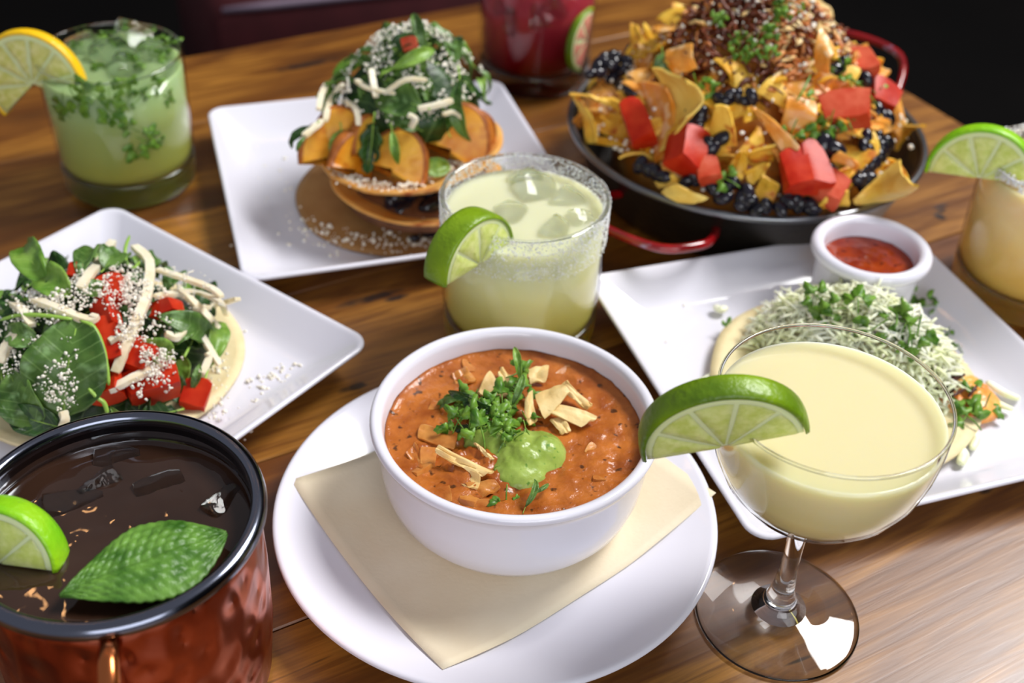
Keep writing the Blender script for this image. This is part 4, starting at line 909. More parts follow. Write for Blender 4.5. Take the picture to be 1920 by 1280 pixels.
mb, o_ = heap(bean_fill, -6.0, 62.4, 4.6, .1, 14, 40, .15, .9, 2.0); tag(mb.build('refried_beans', mat('refried', (96, 58, 34), .5, bump=.6, bscale=150, col2=(130, 86, 56), nscale=60), None, mtx=Matrix.Translation(o_)), 'dark brown bean filling between the two tostada shells', 'beans', None, 'stuff')
for px, py, z, s in ((765, 362, 3.4, 1.2), (745, 372, 3.2, 1.1), (760, 390, 2.7, 1.45), (806, 384, 3.0, 1.45), (806, 426, 1.5, 1.3), (785, 404, 2.3, 1.0), (730, 380, 3.0, .9), (800, 360, 3.4, 1.1), (795, 428, 1.4, 1.0), (778, 446, 1.2, .5), (700, 392, 2.2, .8)):
    bean_at(W(px, py, z), 'glossy black bean spilling out between the tostada shells', 'beans in the tostada', s)
for p, c, r_ in ((((790, 400), (800, 418), (822, 412)), None, .16), (((785, 372), (800, 368), (822, 366)), None, .14)):
    strip_obj([W(x, y, 2.6) for x, y in p], r_, 'melted cheese strand dripping over the black beans', 'melted cheese on the tostada', 'cheese_strand', 'jicama', 'cheese')
def potato(L=3.6, D=2.6, T_=1.1):
    """half-moon potato wedge: flat cut faces, browned skin along the arc"""
    n = 16; vs = []; fs = []; rows = 5
    for i in range(n + 1):
        a = PI * i / n; ca, sa = math.cos(a), math.sin(a)
        for j in range(rows):
            q = j / (rows - 1) * 2 - 1; w_ = T_ / 2 * (.35 + .65 * sa) ; bul = (1 - q * q) * .14
            vs.append(((L / 2 + bul) * ca, q * w_, (D + bul) * sa))
    b0 = len(vs)
    for i in range(n + 1):
        a = PI * i / n; ca, sa = math.cos(a), math.sin(a)
        for q in (-1, 1): vs.append((.92 * L / 2 * ca, q * T_ / 2 * (.35 + .65 * sa) * 1.04, .91 * D * sa + .06))
    cI = len(vs); vs += [(0, -T_ * .5, .1 * D), (0, T_ * .5, .1 * D), (0, 0, -.15)]
    mi = []
    mb = MB(); skin = []; flesh = []
    for i in range(n):
        for j in range(rows - 1): skin.append((i * rows + j, (i + 1) * rows + j, (i + 1) * rows + j + 1, i * rows + j + 1))
        for q, jj in ((0, 0), (1, rows - 1)):
            f = (i * rows + jj, b0 + i * 2 + q, b0 + (i + 1) * 2 + q, (i + 1) * rows + jj); skin.append(f if q == 0 else f[::-1])
            g = (b0 + i * 2 + q, cI + q, b0 + (i + 1) * 2 + q); flesh.append(g if q == 0 else g[::-1])
    for s0, sgn in ((0, 1), (n, -1)):
        ring = [b0 + s0 * 2] + [s0 * rows + j for j in range(rows)] + [b0 + s0 * 2 + 1]
        for a_, b_ in zip(ring, ring[1:]): f = (a_, b_, cI + 2); flesh.append(f if sgn < 0 else f[::-1])
        flesh.append((cI, b0 + s0 * 2, cI + 2)); flesh.append((cI + 2, b0 + s0 * 2 + 1, cI + 1))
    b = len(mb.v); mb.v += vs; mb.f += skin + flesh; mb.mi += [1] * len(skin) + [0] * len(flesh); return mb
for px, py, z, s, roll, tx, ty, lab in (
 (842, 292, 4.9, 1.22, -24, -95, 4, 'largest yellow potato wedge at the right of the tostada'), (735, 328, 4.7, 1.05, -22, -98, -4, 'yellow potato wedge in the front middle of the tostada'),
 (655, 325, 4.6, .95, -10, -100, 55, 'potato wedge seen edge-on, second from the left'), (612, 305, 4.7, .9, 8, -100, 30, 'browned potato wedge at the left end of the tostada'),
 (790, 272, 5.0, .9, -10, -100, 40, 'potato wedge in shadow between the two large ones'), (700, 292, 5.2, .9, 10, -95, 50, 'potato wedge behind the middle wedge'), (870, 270, 5.2, .85, -40, -90, 20, 'potato wedge with a jagged browned tip at the far right'), (760, 262, 5.4, .9, 5, -100, -20, 'potato wedge half hidden under the greens'), (640, 275, 5.4, .9, 5, -100, 10, 'potato wedge behind the left wedges')):
    m = camframe(W(px, py, z), roll, 0, 0) @ Matrix.Rotation(R(tx + 90 + 0), 4, 'X') @ Matrix.Rotation(R(ty), 4, 'Z')
    m = camframe(W(px, py, z), roll) @ Matrix.Rotation(R(-90), 4, 'X') @ Matrix.Rotation(R(180), 4, 'Z') @ Matrix.Rotation(R(180), 4, 'Z') @ Matrix.Rotation(R(ty), 4, 'Z')
    # local z (arc) up in view, local y towards the viewpoint
    up = (CY * math.cos(R(roll)) - CX * math.sin(R(roll))); xx = (CX * math.cos(R(roll)) + CY * math.sin(R(roll)))
    m = basis(W(px, py, z), xx * math.cos(R(ty)) + _F * math.sin(R(ty)), up)
    tag(potato().build('potato_wedge', ['potato', 'potato_skin'], None, mtx=scaled(m, s)), lab, 'potato')
HAX, HAY = -6.9, 65.5
def HA(x, y):
    dx, dy = x - HAX, y - HAY; t = (dx * dx + dy * dy) ** .5 / 5.0
    return 6.6 + 4.3 * max(0, 1 - t ** 1.6) + .35 * (dx / 5) if t < 1.0 else 0
ZFB[HA] = 7.2
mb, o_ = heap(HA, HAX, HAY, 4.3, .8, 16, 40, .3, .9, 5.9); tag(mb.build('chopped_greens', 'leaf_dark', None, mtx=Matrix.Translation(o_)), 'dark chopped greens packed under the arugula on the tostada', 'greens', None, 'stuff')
na = lambda px, py, off=.2: Wh(px, py, HA, off)
man = [(640, 243, 'b', 0, 1.5, 185, -20, 0, 'round light green leaf drooping over the left potatoes'), (588, 236, 'd', 1, 1.2, 130, -20, 20, 'dark leaf tip sticking out at the left of the tostada'),
 (572, 256, 'm', 1, .6, 150, 0, 0, 'lowest leaf tip at the left of the tostada'), (862, 150, 'm', 1, 2.2, 190, -10, 30, 'long leaf hanging down the right side of the tostada'), (790, 200, 'm', 0, 2.0, 70, -30, 0, 'broad leaf across the middle of the greens'),
 (800, 95, 'm', 1, 1.5, 20, -10, 0, 'leaf tip rising at the top of the tostada'), (735, 130, 'b', 1, 1.8, -60, -20, 10, 'bright curled leaf near the top of the tostada'), (700, 230, 'd', 2, 1.8, 170, -20, 0, 'dark leaf above the middle potatoes'),
 (735, 245, 'b', 1, 1.2, 190, -10, 0, 'bright stem leaf hanging over the middle potato'), (792, 318, 'b', 0, 1.1, -80, -30, 0, 'small green sprig lying on the shell front')]
for px, py, c, k, s, roll, tx, ty, lab in man:
    q = na(px, py, .5) if py < 300 else W(px, py, 5.0)
    put_mesh('arugula_leaf', LEAF[c][k], scaled(camframe(q, roll, tx, ty), s * .42), lab, 'leaf', 'leaves on the tostada')
for k in range(70):
    a = random.uniform(0, 2 * PI); r_ = 4.7 * random.random() ** .6; x, y = HAX + r_ * math.cos(a), HAY + r_ * math.sin(a); nv = normal_of(HA, x, y, .6)
    t = nv.lerp(Vector((random.uniform(-1, 1), random.uniform(-1, 1), random.uniform(0, 1))), .35)
    m = basis(Vector((x, y, HA(x, y) - .25)), Vector((random.uniform(-1, 1), random.uniform(-1, 1), random.uniform(-.2, .2))), t)
    put_mesh('arugula_leaf', LEAF['mmbdm'[k % 5]][random.randrange(4)], scaled(m @ Matrix.Translation((0, -.8, 0)), random.uniform(.4, .62)), 'small arugula leaf in the %s of the tostada pile' % side(x - HAX, y - HAY), 'leaf', 'tostada leaves, ' + side(x - HAX, y - HAY))
for pl, z0, r_ in ((((643, 158), (620, 188), (610, 226)), None, .2), (((604, 226), (588, 240), (570, 254)), None, .2), (((784, 204), (815, 198), (848, 188)), None, .24), (((696, 130), (700, 155), (705, 182)), None, .2), (((612, 158), (602, 180), (598, 205)), None, .2), (((770, 240), (778, 222), (765, 215)), None, .2), (((668, 150), (690, 165), (740, 175)), None, .18), (((720, 175), (760, 150), (800, 150)), None, .2), (((830, 215), (850, 210), (868, 222)), None, .18), (((650, 190), (668, 205), (672, 235)), None, .18)):
    strip_obj([na(x, y, .55) for x, y in pl], r_, 'pale jicama strip among the greens on the tostada', 'strips on the tostada')
strip_obj([W(x, y, z) for x, y, z in ((610, 312, 4.3), (650, 332, 4.15), (690, 342, 4.1), (735, 346, 4.15))], .22, 'cheese-coated strip along the front lip of the upper shell', 'strips on the tostada')
pts = []
for k in range(2300):
    a = random.uniform(0, 2 * PI); r_ = 4.6 * random.random() ** .62; x, y = HAX + r_ * math.cos(a), HAY + r_ * math.sin(a)
    if fbm(x, y, 4, .9) > -.12 - .1 * (r_ < 2.5): pts.append((x, y, HA(x, y) + random.uniform(.15, .7)))
for k in range(320):
    t = random.random(); px = 625 + 250 * t + random.gauss(0, 6); py = 325 + 26 * math.sin(PI * min(1, t * 1.15)) - 55 * max(0, t - .55) + random.gauss(0, 6); pts.append(W(px, py, 4.5 + random.uniform(-.1, .2)))
crumbs_obj(pts, 'white crumbled cheese dusted over the tostada greens', r=(.045, .115))
pts = []
for k in range(150):
    px = 560 + random.random() * 260; py = 440 + (px - 560) * .08 + random.gauss(0, 14) + (0 if px > 620 else -30 + (px - 560) * .5); q = W(px, py, .95); q.z = .95 if (q - CA).xy.length < 6.9 else .62; pts.append(q)
for k in range(40): q = W(random.uniform(430, 560), random.uniform(230, 470), .62); pts.append(q)
crumbs_obj(pts, 'white cheese crumbs fallen on the tostada plate', r=(.05, .13))
tag(hull_chunk(.9, .8, .8).build('tomato_piece', 'tomato_pink', None, mtx=camframe(na(768, 84, .4), 10)), 'tiny tomato bit at the very top of the tostada', 'tomato')

# ------------------------------------------------------------------ plate B: salad taco
random.seed(3)
CB = Vector((-20.6, 46.4, 0))
tag(disc(6.9, .25, .15, .12, sd=4).build('corn_tortilla', 'tort', None, mtx=TR((CB.x, CB.y, .8))), 'pale corn tortilla under the leafy salad', 'tortilla')
def HB(x, y):
    dx, dy = x + 21.3, y - 46.9; r_ = ((dx * 1.0) ** 2 + (dy * .96) ** 2) ** .5; t = r_ / 6.9
    return 1.0 + 4.3 * max(0, 1 - t ** 2.0) + .25 * fbm(x, y, 0, .5) if t < 1 else 0
ZFB[HB] = 4.2
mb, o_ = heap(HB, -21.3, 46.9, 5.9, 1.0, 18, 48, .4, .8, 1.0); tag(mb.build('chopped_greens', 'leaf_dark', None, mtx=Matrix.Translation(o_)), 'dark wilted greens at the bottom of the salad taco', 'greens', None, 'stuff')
nb = lambda px, py, off=.25: Wh(px, py, HB, off)
for k in range(80):
    a = random.uniform(0, 2 * PI); r_ = 6.1 * random.random() ** .55; x, y = -21.3 + r_ * math.cos(a), 46.9 + r_ * math.sin(a); nv = normal_of(HB, x, y, .6)
    t = nv.lerp(Vector((random.uniform(-1, 1), random.uniform(-1, 1), random.uniform(0, 1))), .35)
    m = basis(Vector((x, y, HB(x, y) - .35)), Vector((random.uniform(-1, 1), random.uniform(-1, 1), random.uniform(-.2, .2))), t)
    put_mesh('arugula_leaf', LEAF['dmddb'[k % 5]][random.randrange(4)], scaled(m @ Matrix.Translation((0, -1, 0)), random.uniform(.4, .62)), 'small dark green leaf in the %s of the salad taco' % side(x + 21.3, y - 46.9), 'leaf', 'salad leaves, ' + side(x + 21.3, y - 46.9))
man = [ # base px, tip px, colour, mesh, width factor, tilt, label
 ((120, 780), (150, 590), 'm', 0, 1.25, 0, 'largest broad leaf dusted with cheese, front of the salad'), ((75, 800), (20, 690), 'm', 3, 1.1, 10, 'broad leaf at the lower left of the salad'),
 ((110, 800), (8, 768), 'd', 0, .9, 0, 'flat dark leaf under the broad leaves at the lower left'), ((98, 545), (52, 460), 'b', 1, 1.1, 10, 'upright leaf with a pale rib at the back of the salad'),
 ((135, 555), (80, 520), 'b', 3, 1.0, 0, 'bright leaf at the foot of the upright one'), ((150, 520), (188, 470), 'm', 1, 1.2, 0, 'folded leaf left of the pale strip at the back'),
 ((200, 545), (142, 545), 'm', 0, 1.1, 0, 'rounded leaf beside the back tomato piece'), ((195, 505), (235, 480), 'm', 3, 1.2, 0, 'curled leaf beneath the thin curled stem'),
 ((262, 505), (250, 478), 'b', 1, 1.2, 0, 'small bright leaf at the end of the curled stem'), ((400, 640), (290, 590), 'm', 1, 1.4, 0, 'long leaf pointing right beyond the tomato'),
 ((320, 670), (260, 640), 'b', 3, 1.3, 0, 'curled bright leaf in the right middle of the salad'), ((355, 650), (395, 570), 'd', 2, 1.0, 0, 'dark leaf at the right side of the salad'),
 ((390, 690), (410, 600), 'b', 1, 1.1, 0, 'bright narrow leaf at the salad\'s right edge'), ((330, 770), (250, 790), 'd', 2, 1.3, 0, 'dark crinkled leaf under the big tomato'),
 ((360, 730), (375, 680), 'm', 1, 1.2, 0, 'leaf beside the lone tomato at the right'), ((60, 600), (0, 560), 'd', 2, 1.2, 0, 'dark leaf at the left edge of the salad'),
 ((70, 640), (10, 620), 'm', 3, 1.2, 0, 'leaf under the cheese at the left edge'), ((240, 800), (205, 760), 'b', 1, 1.1, 0, 'bright leaf between the stems at the front'),
 ((345, 620), (325, 650), 'm', 3, 1.0, 0, 'small leaf under the right-hand strips'), ((310, 545), (330, 520), 'm', 1, 1.2, 0, 'leaf tip under the top strip'), ((50, 540), (70, 505), 'd', 2, 1.3, 0, 'dark frilly leaf at the back left of the salad')]
for (bx, by), (tx_, ty_), c, k, wf_, tl, lab in man:
    a, b = nb(bx, by, .45), nb(tx_, ty_, .75); d = b - a; n_ = normal_of(HB, ((a + b) / 2).x, ((a + b) / 2).y, 1.0)
    n_ = (n_ * .5 - _F * .5).normalized(); x_ = d.cross(n_).normalized(); z_ = x_.cross(d).normalized()
    m = Matrix((x_, d.normalized(), z_)).transposed().to_4x4(); m.translation = a; s = d.length / 4
    put_mesh('arugula_leaf', LEAF[c][k], scaled(m, (s * wf_, s, s * .8)), lab, 'leaf', 'leaves on the salad taco')
for pl, lab, r_ in (
 (((150, 600), (175, 612), (192, 650), (200, 690), (204, 722)), 'long green stem arching down the front of the salad', .13), (((166, 728), (182, 745), (195, 755), (202, 775)), 'thin bent green stem at the front of the salad', .13),
 (((243, 442), (235, 465), (236, 490), (250, 502), (262, 490)), 'thin curled green stem looping at the back of the salad', .11), (((0, 600), (40, 590), (90, 592), (135, 598)), 'cheese-dusted stem along the left of the salad', .16)):
    strip_obj([nb(x, y, .95) for x, y in pl], r_, lab, None, 'leaf_stem', 'stem', 'leaf stem', n=16, jit=.03)
for px, py, a, b, c, roll, mt, lab in (
 (288, 722, 2.6, 1.7, 1.5, 22, 'tomato', 'large tomato piece at the front of the salad'), (256, 672, 1.8, 1.7, 1.3, -20, 'tomato', 'tomato piece behind the large one'), (190, 645, 2.2, 2.6, 1.6, 20, 'tomato', 'deep red tomato piece beside the long stem'),
 (367, 742, 1.15, 1.7, 1.1, -14, 'tomato', 'lone small tomato piece lying on the tortilla\'s right side'), (306, 586, 2.0, .9, 1.0, 12, 'tomato', 'thin tomato slice under the right-hand strips'), (206, 545, 1.4, 1.6, 1.1, 10, 'tomato', 'tomato piece at the back covered in cheese'),
 (204, 596, 1.3, 1.8, 1.2, 25, 'tomato', 'orange-red tomato corner in the centre of the salad'), (200, 722, 1.6, 1.8, 1.2, 10, 'tomato', 'tomato piece behind the end of the long stem'), (142, 512, .8, 1.0, .8, 0, 'tomato', 'tiny tomato bit at the back left of the salad')):
    q = nb(px, py, .35) if px != 367 else W(px, py, 1.5)
    tag(hull_chunk(a * .92, b * .92, c * .92, .32, .35).build('tomato_piece', mt, None, mtx=camframe(q, roll, -28, random.uniform(-20, 20))), lab, 'tomato')
for pl, r_, lab in (
 (((212, 452), (192, 485), (168, 515), (150, 540)), .26, 'pale strip standing up at the back of the salad'), (((252, 462), (280, 492), (276, 550), (256, 602), (240, 640)), .27, 'long curved strip over the middle of the salad'),
 (((262, 596), (236, 650), (216, 698)), .25, 'strip crossing the red tomato in the middle'), (((295, 505), (350, 523), (395, 540), (416, 556)), .2, 'uppermost strip reaching to the right'),
 (((292, 556), (343, 553), (386, 592), (420, 632)), .24, 'bowed strip at the right of the salad'), (((366, 580), (405, 572), (446, 560)), .2, 'straight strip sticking out furthest right'),
 (((204, 732), (250, 708), (300, 684)), .24, 'strip lying across the large tomato'), (((372, 618), (392, 652), (412, 684)), .18, 'strip hanging down at the right edge'), (((330, 545), (370, 548), (412, 566), (424, 590)), .16, 'thin strip below the uppermost one'),
 (((205, 640), (240, 625), (262, 600)), .22, 'short strip beside the red tomato'), (((310, 625), (330, 632), (346, 620)), .24, 'stubby white strip in the right-hand leaves'), (((0, 680), (12, 650), (30, 625)), .26, 'strip at the left edge of the picture'),
 (((112, 815), (122, 790), (118, 770)), .22, 'strip end under the broad leaves'), (((60, 560), (100, 575), (165, 600), (180, 590)), .25, 'browned strip beneath the cheese at the left'), (((10, 560), (40, 580), (60, 610)), .25, 'strip at the upper left of the salad'), (((378, 700), (392, 672), (388, 660)), .18, 'curled strip on the right of the tortilla')):
    strip_obj([nb(x, y, .85) if W(x, y, 1).x < -14.6 else nb(x, y, .6) for x, y in pl], r_, lab, 'jicama strips on the salad')
pts = []
def blob(px, py, rx, ry, n, hf, off=(.5, 1.0)):
    for k in range(int(n * 1.7)):
        a = random.uniform(0, 2 * PI); q = random.random() ** .6; p_ = Wh(px + rx * q * math.cos(a), py + ry * q * math.sin(a), hf, random.uniform(*off))
        if fbm(p_.x, p_.y, 9, 1.1) > -.16: pts.append(p_)
blob(120, 545, 70, 45, 330, HB); blob(235, 545, 48, 55, 430, HB, (.6, 1.25)); blob(120, 700, 50, 70, 260, HB, (.75, .95)); blob(300, 680, 45, 28, 170, HB, (.9, 1.3)); blob(70, 580, 70, 40, 260, HB); blob(330, 530, 70, 30, 110, HB, (.8, 1.1)); blob(255, 620, 40, 60, 150, HB, (.8, 1.2)); blob(40, 650, 50, 60, 120, HB, (.6, .9)); blob(285, 725, 40, 25, 60, HB, (1.1, 1.3)); blob(45, 700, 40, 40, 60, HB, (.8, 1.)); blob(330, 590, 60, 40, 60, HB, (.6, 1.))
crumbs_obj(pts, 'fine white cheese crumbs covering the salad taco', r=(.035, .09)); pts = []
for k in range(70): q = W(random.uniform(385, 430), random.uniform(650, 790), 1.02); pts.append(q)
for k in range(90): t = random.random(); q = W(440 + 110 * t + random.gauss(0, 14), 800 - 110 * t + random.gauss(0, 22), .6); pts.append(q)
for px, py in ((578, 655), (562, 685), (555, 682), (485, 708), (508, 705), (465, 716), (470, 714), (530, 690), (460, 620), (455, 605), (512, 745)): pts += [W(px + random.gauss(0, 2), py + random.gauss(0, 2), .66) for _ in range(3)]
crumbs_obj(pts, 'cheese crumbs fallen on the salad plate and tortilla edge', r=(.04, .11))

# ------------------------------------------------------------------ plate C: cabbage taco
random.seed(9)
tc_ = Vector((17.2, 47.4, 0))
tag(disc(6.9, .22, .35, .12, sd=14).build('corn_tortilla', 'tort', None, mtx=TR((tc_.x, tc_.y, .80))), 'pale corn tortilla under the shredded cabbage', 'tortilla')
r0, r1 = W(1450, 605, 2.0), W(1765, 705, 2.0); ax = (r1 - r0); axl = ax.length / 2 + 1.2; axd = ax.normalized(); mc = (r0 + r1) / 2
def HC(x, y):
    d = Vector((x - mc.x, y - mc.y, 0)); u = d.dot(axd) / (axl); v_ = (d.x * -axd.y + d.y * axd.x) / 4.1; t = (u * u + v_ * v_)
    return 1.0 + 4.0 * max(0, 1 - t) ** .8 + .25 * fbm(x, y, 1, .6) if t < 1 else 0
mb = MB(); o_ = Vector((mc.x, mc.y, 1)); 
for k in range(2100):
    a = random.uniform(0, 2 * PI); q = random.random() ** .5 * .98; u = q * math.cos(a) * axl; v_ = q * math.sin(a) * 4.1; x, y = mc.x + axd.x * u - axd.y * v_, mc.y + axd.y * u + axd.x * v_
    p = Vector((x, y, HC(x, y) + random.uniform(-.9, .25))) - o_; p.z = max(p.z, .1); d = Vector((random.uniform(-1, 1), random.uniform(-1, 1), random.uniform(-.35, .35))).normalized() * random.uniform(.3, .9)
    tube(mb, [p - d, p + Vector((random.uniform(-.15, .15), random.uniform(-.15, .15), random.uniform(0, .22))), p + d], random.uniform(.05, .13), 5, 4, 0, .6, jit=.15)
tag(mb.build('shredded_cabbage', 'cabbage', None, mtx=Matrix.Translation(o_)), 'heap of finely shredded pale cabbage on the taco behind the coupe', 'cabbage', None, 'stuff')
nc = lambda px, py, off=.3: Wh(px, py, HC, off) if HC(*W(px, py, 2).xy) > 0 else W(px, py, 1.15)
for px, py in ((1622, 519), (1634, 528), (1658, 528), (1519, 551), (1536, 560), (1608, 572), (1551, 591), (1649, 560), (1670, 581), (1640, 545), (1688, 551), (1711, 560), (1705, 545), (1741, 572), (1700, 605), (1709, 634), (1646, 611), (1723, 615), (1584, 525), (1560, 538), (1630, 538), (1596, 562), (1665, 548), (1680, 600), (1575, 578), (1716, 578), (1694, 618)):
    cilantro_at(nc(px, py, .45), random.uniform(1.0, 1.5), 'cilantro leaf sprinkled on the shredded cabbage', group='cilantro on the cabbage')
for a, b, c in (((1548, 570), (1580, 562), (1612, 550)), ((1600, 580), (1625, 570), (1645, 560)), ((1660, 530), (1668, 524), (1680, 517)), ((1690, 560), (1700, 580), (1708, 588)), ((1700, 600), (1706, 625), (1702, 650))):
    strip_obj([nc(*a, .45), nc(*b, .5), nc(*c, .45)], .06, 'cilantro stem lying on the shredded cabbage', 'cilantro stems on the cabbage', 'cilantro_sprig', 'cilantro', 'herb', n=8)
for px, py, lab in ((1369, 616, 'cilantro leaf on the tortilla\'s left edge behind the coupe'), (1470, 508, 'cilantro fleck alone on the plate left of the ramekin'), (1777, 620, 'cilantro leaf at the right foot of the cabbage heap'), (1800, 655, 'cilantro sliver on the plate right of the cabbage'),
                    (1833, 747, 'upper cilantro leaf on the orange sauce'), (1850, 757, 'right-hand cilantro leaf on the orange sauce'), (1812, 775, 'lower cilantro leaf on the orange sauce'), (1824, 790, 'lowest cilantro leaf below the orange sauce')):
    q = W(px, py, 1.5 if px > 1805 else (.7 if lab.find('plate') > 0 else 1.2)); cilantro_at(q, 1.3 if px > 1805 else .7, lab)
mb = MB()
for k in range(60):
    p = Vector((random.gauss(0, .45), random.gauss(0, .5), random.uniform(-.4, .4))); d = Vector((random.uniform(-1, 1), random.uniform(-1, 1), .2)) * .5; tube(mb, [p - d, p, p + d], .09, 4, 5, jit=.2)
tag(mb.build('taco_meat', 'meat', None, mtx=Matrix.Translation(W(1772, 712, 1.9))), 'dark shredded meat peeking out at the end of the cabbage', 'meat', None, 'stuff')
def HS(x, y):
    q = W(1815, 740, 1.3); d = ((x - q.x) / 1.7) ** 2 + ((y - q.y) / 2.0) ** 2; return .95 + .6 * max(0, 1 - d) ** .6 if d < 1 else 0
q = W(1815, 740, 1.3); mb, o_ = heap(HS, q.x, q.y, 1.75, 0, 12, 36, .2, 2.5, .9); tag(mb.build('orange_sauce', 'orange_sauce', None, mtx=Matrix.Translation(o_)), 'spot of orange sauce at the right end of the taco', 'sauce')
for pl, r_ in ((((1850, 715), (1880, 735), (1912, 748)), .3), (((1848, 735), (1870, 755), (1900, 768)), .26), (((1340, 700), (1318, 715), (1300, 718)), .26), (((1362, 575), (1350, 580), (1342, 572)), .3), (((1790, 830), (1806, 850), (1800, 870)), .3), (((1815, 800), (1830, 820), (1822, 842)), .26)):
    strip_obj([W(x, y, .95) for x, y in pl], r_, 'translucent white cabbage shred fallen beside the taco', 'loose cabbage shreds', 'cabbage_shred', 'cabbage', 'cabbage')
pts = []
for k in range(420):
    a = random.uniform(0, 2 * PI); r_ = 6.5 * random.random() ** .5; x, y = tc_.x + r_ * math.cos(a), tc_.y + r_ * math.sin(a); pts.append((x, y, max(1.05, HC(x, y) + .15)))
for px, py in ((1282, 573), (1250, 640), (1760, 640), (1786, 612), (1800, 590), (1850, 680), (1845, 690), (1870, 660)): pts += [W(px + random.gauss(0, 2), py + random.gauss(0, 2), .66) for _ in range(2)]
crumbs_obj(pts, 'white cheese crumbs over the cabbage taco and its plate', r=(.05, .11))

# ------------------------------------------------------------------ soup toppings
random.seed(14)
sp_ = lambda px, py, z: W(px, py, SZ + z)
strips = [
 ((1002, 742, .5), (1052, 720, .9), (1070, 734, .9), (1020, 788, .45), 'broad pale tortilla strip right of the cilantro'), ((1008, 768, .45), (1020, 752, .55), (1124, 780, .4), (1092, 800, .35), 'long pale strip lying to the right'),
 ((1050, 722, .7), (1062, 712, .85), (1112, 758, .45), (1100, 768, .4), 'strip leaning back at the right of the garnish'), ((1030, 788, .2), (1052, 782, .2), (1072, 808, .15), (1052, 814, .1), 'short strip below the broad right-hand one'),
 ((895, 735, .2), (918, 692, .4), (955, 740, .2), (930, 752, .1), 'pale triangular strip at the back left of the cilantro'), ((932, 700, .3), (942, 686, .4), (960, 705, .3), (952, 732, .2), 'small pointed strip behind the cilantro'),
 ((990, 692, .35), (1030, 684, .4), (1024, 716, .2), (992, 718, .2), 'square strip at the back of the garnish'), ((845, 700, .1), (875, 688, .2), (895, 712, .1), (860, 728, .0), 'soup-stained strip at the back left'),
 ((814, 846, .6), (822, 834, .7), (930, 884, .35), (902, 892, .3), 'long narrow pale strip across the front left'), ((788, 795, .1), (860, 812, .2), (852, 845, .1), (782, 822, .05), 'wide soaked strip at the left'),
 ((850, 872, .1), (902, 890, .25), (895, 918, .05), (856, 906, .0), 'strip pointing down at the front left'), ((886, 828, .4), (900, 836, .4), (928, 862, .25), (918, 862, .2), 'short strip tucked against the green sauce'),
 ((985, 745, .9), (1000, 728, 1.0), (1006, 790, .3), (990, 800, .3), 'narrow green-tinged strip standing beside the cilantro'), ((870, 905, .05), (930, 898, .15), (940, 915, .05), (900, 935, .0), 'soaked strip near the front rim'), ((760, 850, .1), (778, 828, .15), (798, 860, .1), (792, 884, .0), 'orange soaked strip near the left rim')]
for a, b, c, d, lab in strips:
    mt = 'chunk' if ('soaked' in lab or 'stained' in lab) else 'chip_pale'
    tag(put_chip([sp_(*a), sp_(*b), sp_(*c), sp_(*d)], 'tortilla_strip', mt, random.choice((-.08, .14)), .08, .09), lab, 'tortilla strip', 'strips on the soup')
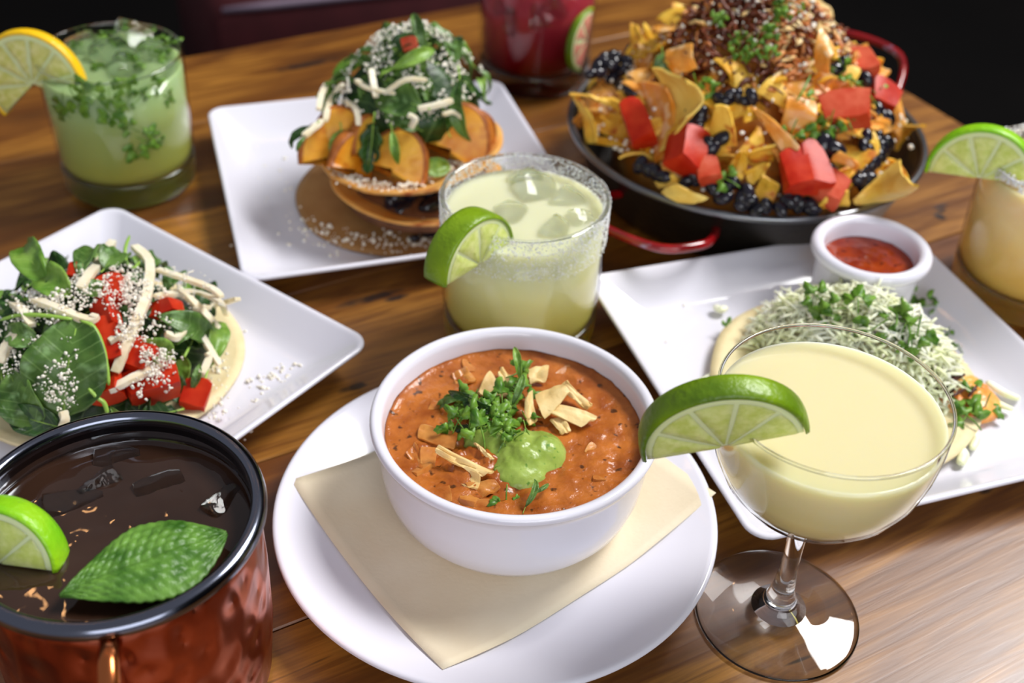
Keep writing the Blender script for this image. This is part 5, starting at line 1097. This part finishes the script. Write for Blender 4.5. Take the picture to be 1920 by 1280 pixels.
for px, py, z, roll, tx, s, k, c, lab in (
 (870, 742, .7, 120, -30, .42, 1, 'm', 'cilantro leaf reaching out to the left of the garnish'), (905, 752, .75, 75, -20, .45, 1, 'd', 'dark cilantro leaf in the garnish'), (975, 712, .9, 10, -20, .42, 1, 'b', 'cilantro leaf standing up at the back of the garnish'),
 (940, 790, .6, 40, -30, .4, 2, 'd', 'dark leaf in the centre of the garnish'), (900, 800, .5, 100, -30, .38, 1, 'd', 'dark leaf at the left of the garnish'), (960, 810, .7, -150, -20, .36, 1, 'm', 'leaf folded over the green sauce'),
 (985, 800, .7, -165, -10, .35, 1, 'b', 'leaf pointing down onto the green sauce'), (960, 760, .9, -20, -20, .4, 1, 'm', 'leaf in the middle of the garnish'), (945, 830, .7, 170, -20, .3, 2, 'm', 'small leaf lying on the green sauce'), (925, 770, .8, 60, -30, .4, 3, 'd', 'curled dark leaf in the garnish'),
 (985, 950, .15, -20, -30, .34, 1, 'm', 'leaf sliver near the front rim of the soup'), (1000, 925, .2, -60, -30, .22, 1, 'm', 'small leaf piece at the front of the soup')):
    m = camframe(sp_(px, py, z), roll, tx, random.uniform(-25, 25)) @ Matrix.Translation((0, -1.2 * 0, 0))
    put_mesh('cilantro_leaf', LEAF[c][k], scaled(m, (s * .8, s, s)), lab, 'herb', 'herbs on the soup')
for px, py in ((862, 735), (875, 755), (855, 800), (890, 745), (915, 765), (965, 700), (975, 740), (935, 775), (985, 780), (920, 800), (950, 800), (905, 820), (970, 820), (950, 930), (862, 795), (900, 770), (925, 790), (950, 780), (940, 755), (915, 780), (885, 765), (930, 810), (880, 790), (955, 735), (945, 815)):
    cilantro_at(sp_(px, py, .5 + random.uniform(0, .4) if py < 900 else .15), random.uniform(.75, 1.25), 'chopped cilantro piece in the pile on the soup', group='chopped cilantro on the soup')
cq = sp_(995, 858, 0)
def HCR(x, y):
    h = 0
    for (px, py, rx, hh) in ((1005, 846, 1.35, .62), (950, 838, 1.15, .5), (905, 822, .9, .42), (975, 876, 1.2, .42), (1030, 850, .75, .3)):
        c = CRC[(px, py)]; t = ((x - c.x) ** 2 + (y - c.y) ** 2) / rx ** 2
        if t < 1: h += hh * (1 - t) ** 1.3
    return SZ - .06 + .95 * h ** .7 + .07 * fbm(x, y, 2, 2.0) + .05 * fbm(x, y, 7, 5) if h > 0.002 else SZ - .4
CRC = {k: sp_(k[0], k[1], 0) for k in ((1005, 846), (950, 838), (905, 822), (975, 876), (1030, 850))}
mb, o_ = heap(HCR, CRC[(975, 876)].x - .3, CRC[(975, 876)].y + .5, 3.2, 0, 34, 72, .03, 3, SZ - .5); tag(mb.build('green_crema', 'crema', None, mtx=Matrix.Translation(o_)), 'smooth pale green avocado sauce dolloped on the soup', 'sauce')
for k, (px, py, s) in enumerate(((820, 770, .9), (1110, 850, .8), (880, 690, .9), (1125, 900, .7), (790, 880, .9), (830, 930, .9), (905, 950, .7), (1060, 700, .7), (800, 860, 1.0), (880, 940, .8), (1150, 760, .5))):
    tag(hull_chunk(s, s * .8, s * .5, .4).build('soup_chunk', 'chunk', None, mtx=TR(sp_(px, py, -.17), k) @ Matrix.Rotation(.25, 4, 'X')), 'soft orange chunk just breaking the surface of the soup', 'soup chunk', 'chunks in the soup')
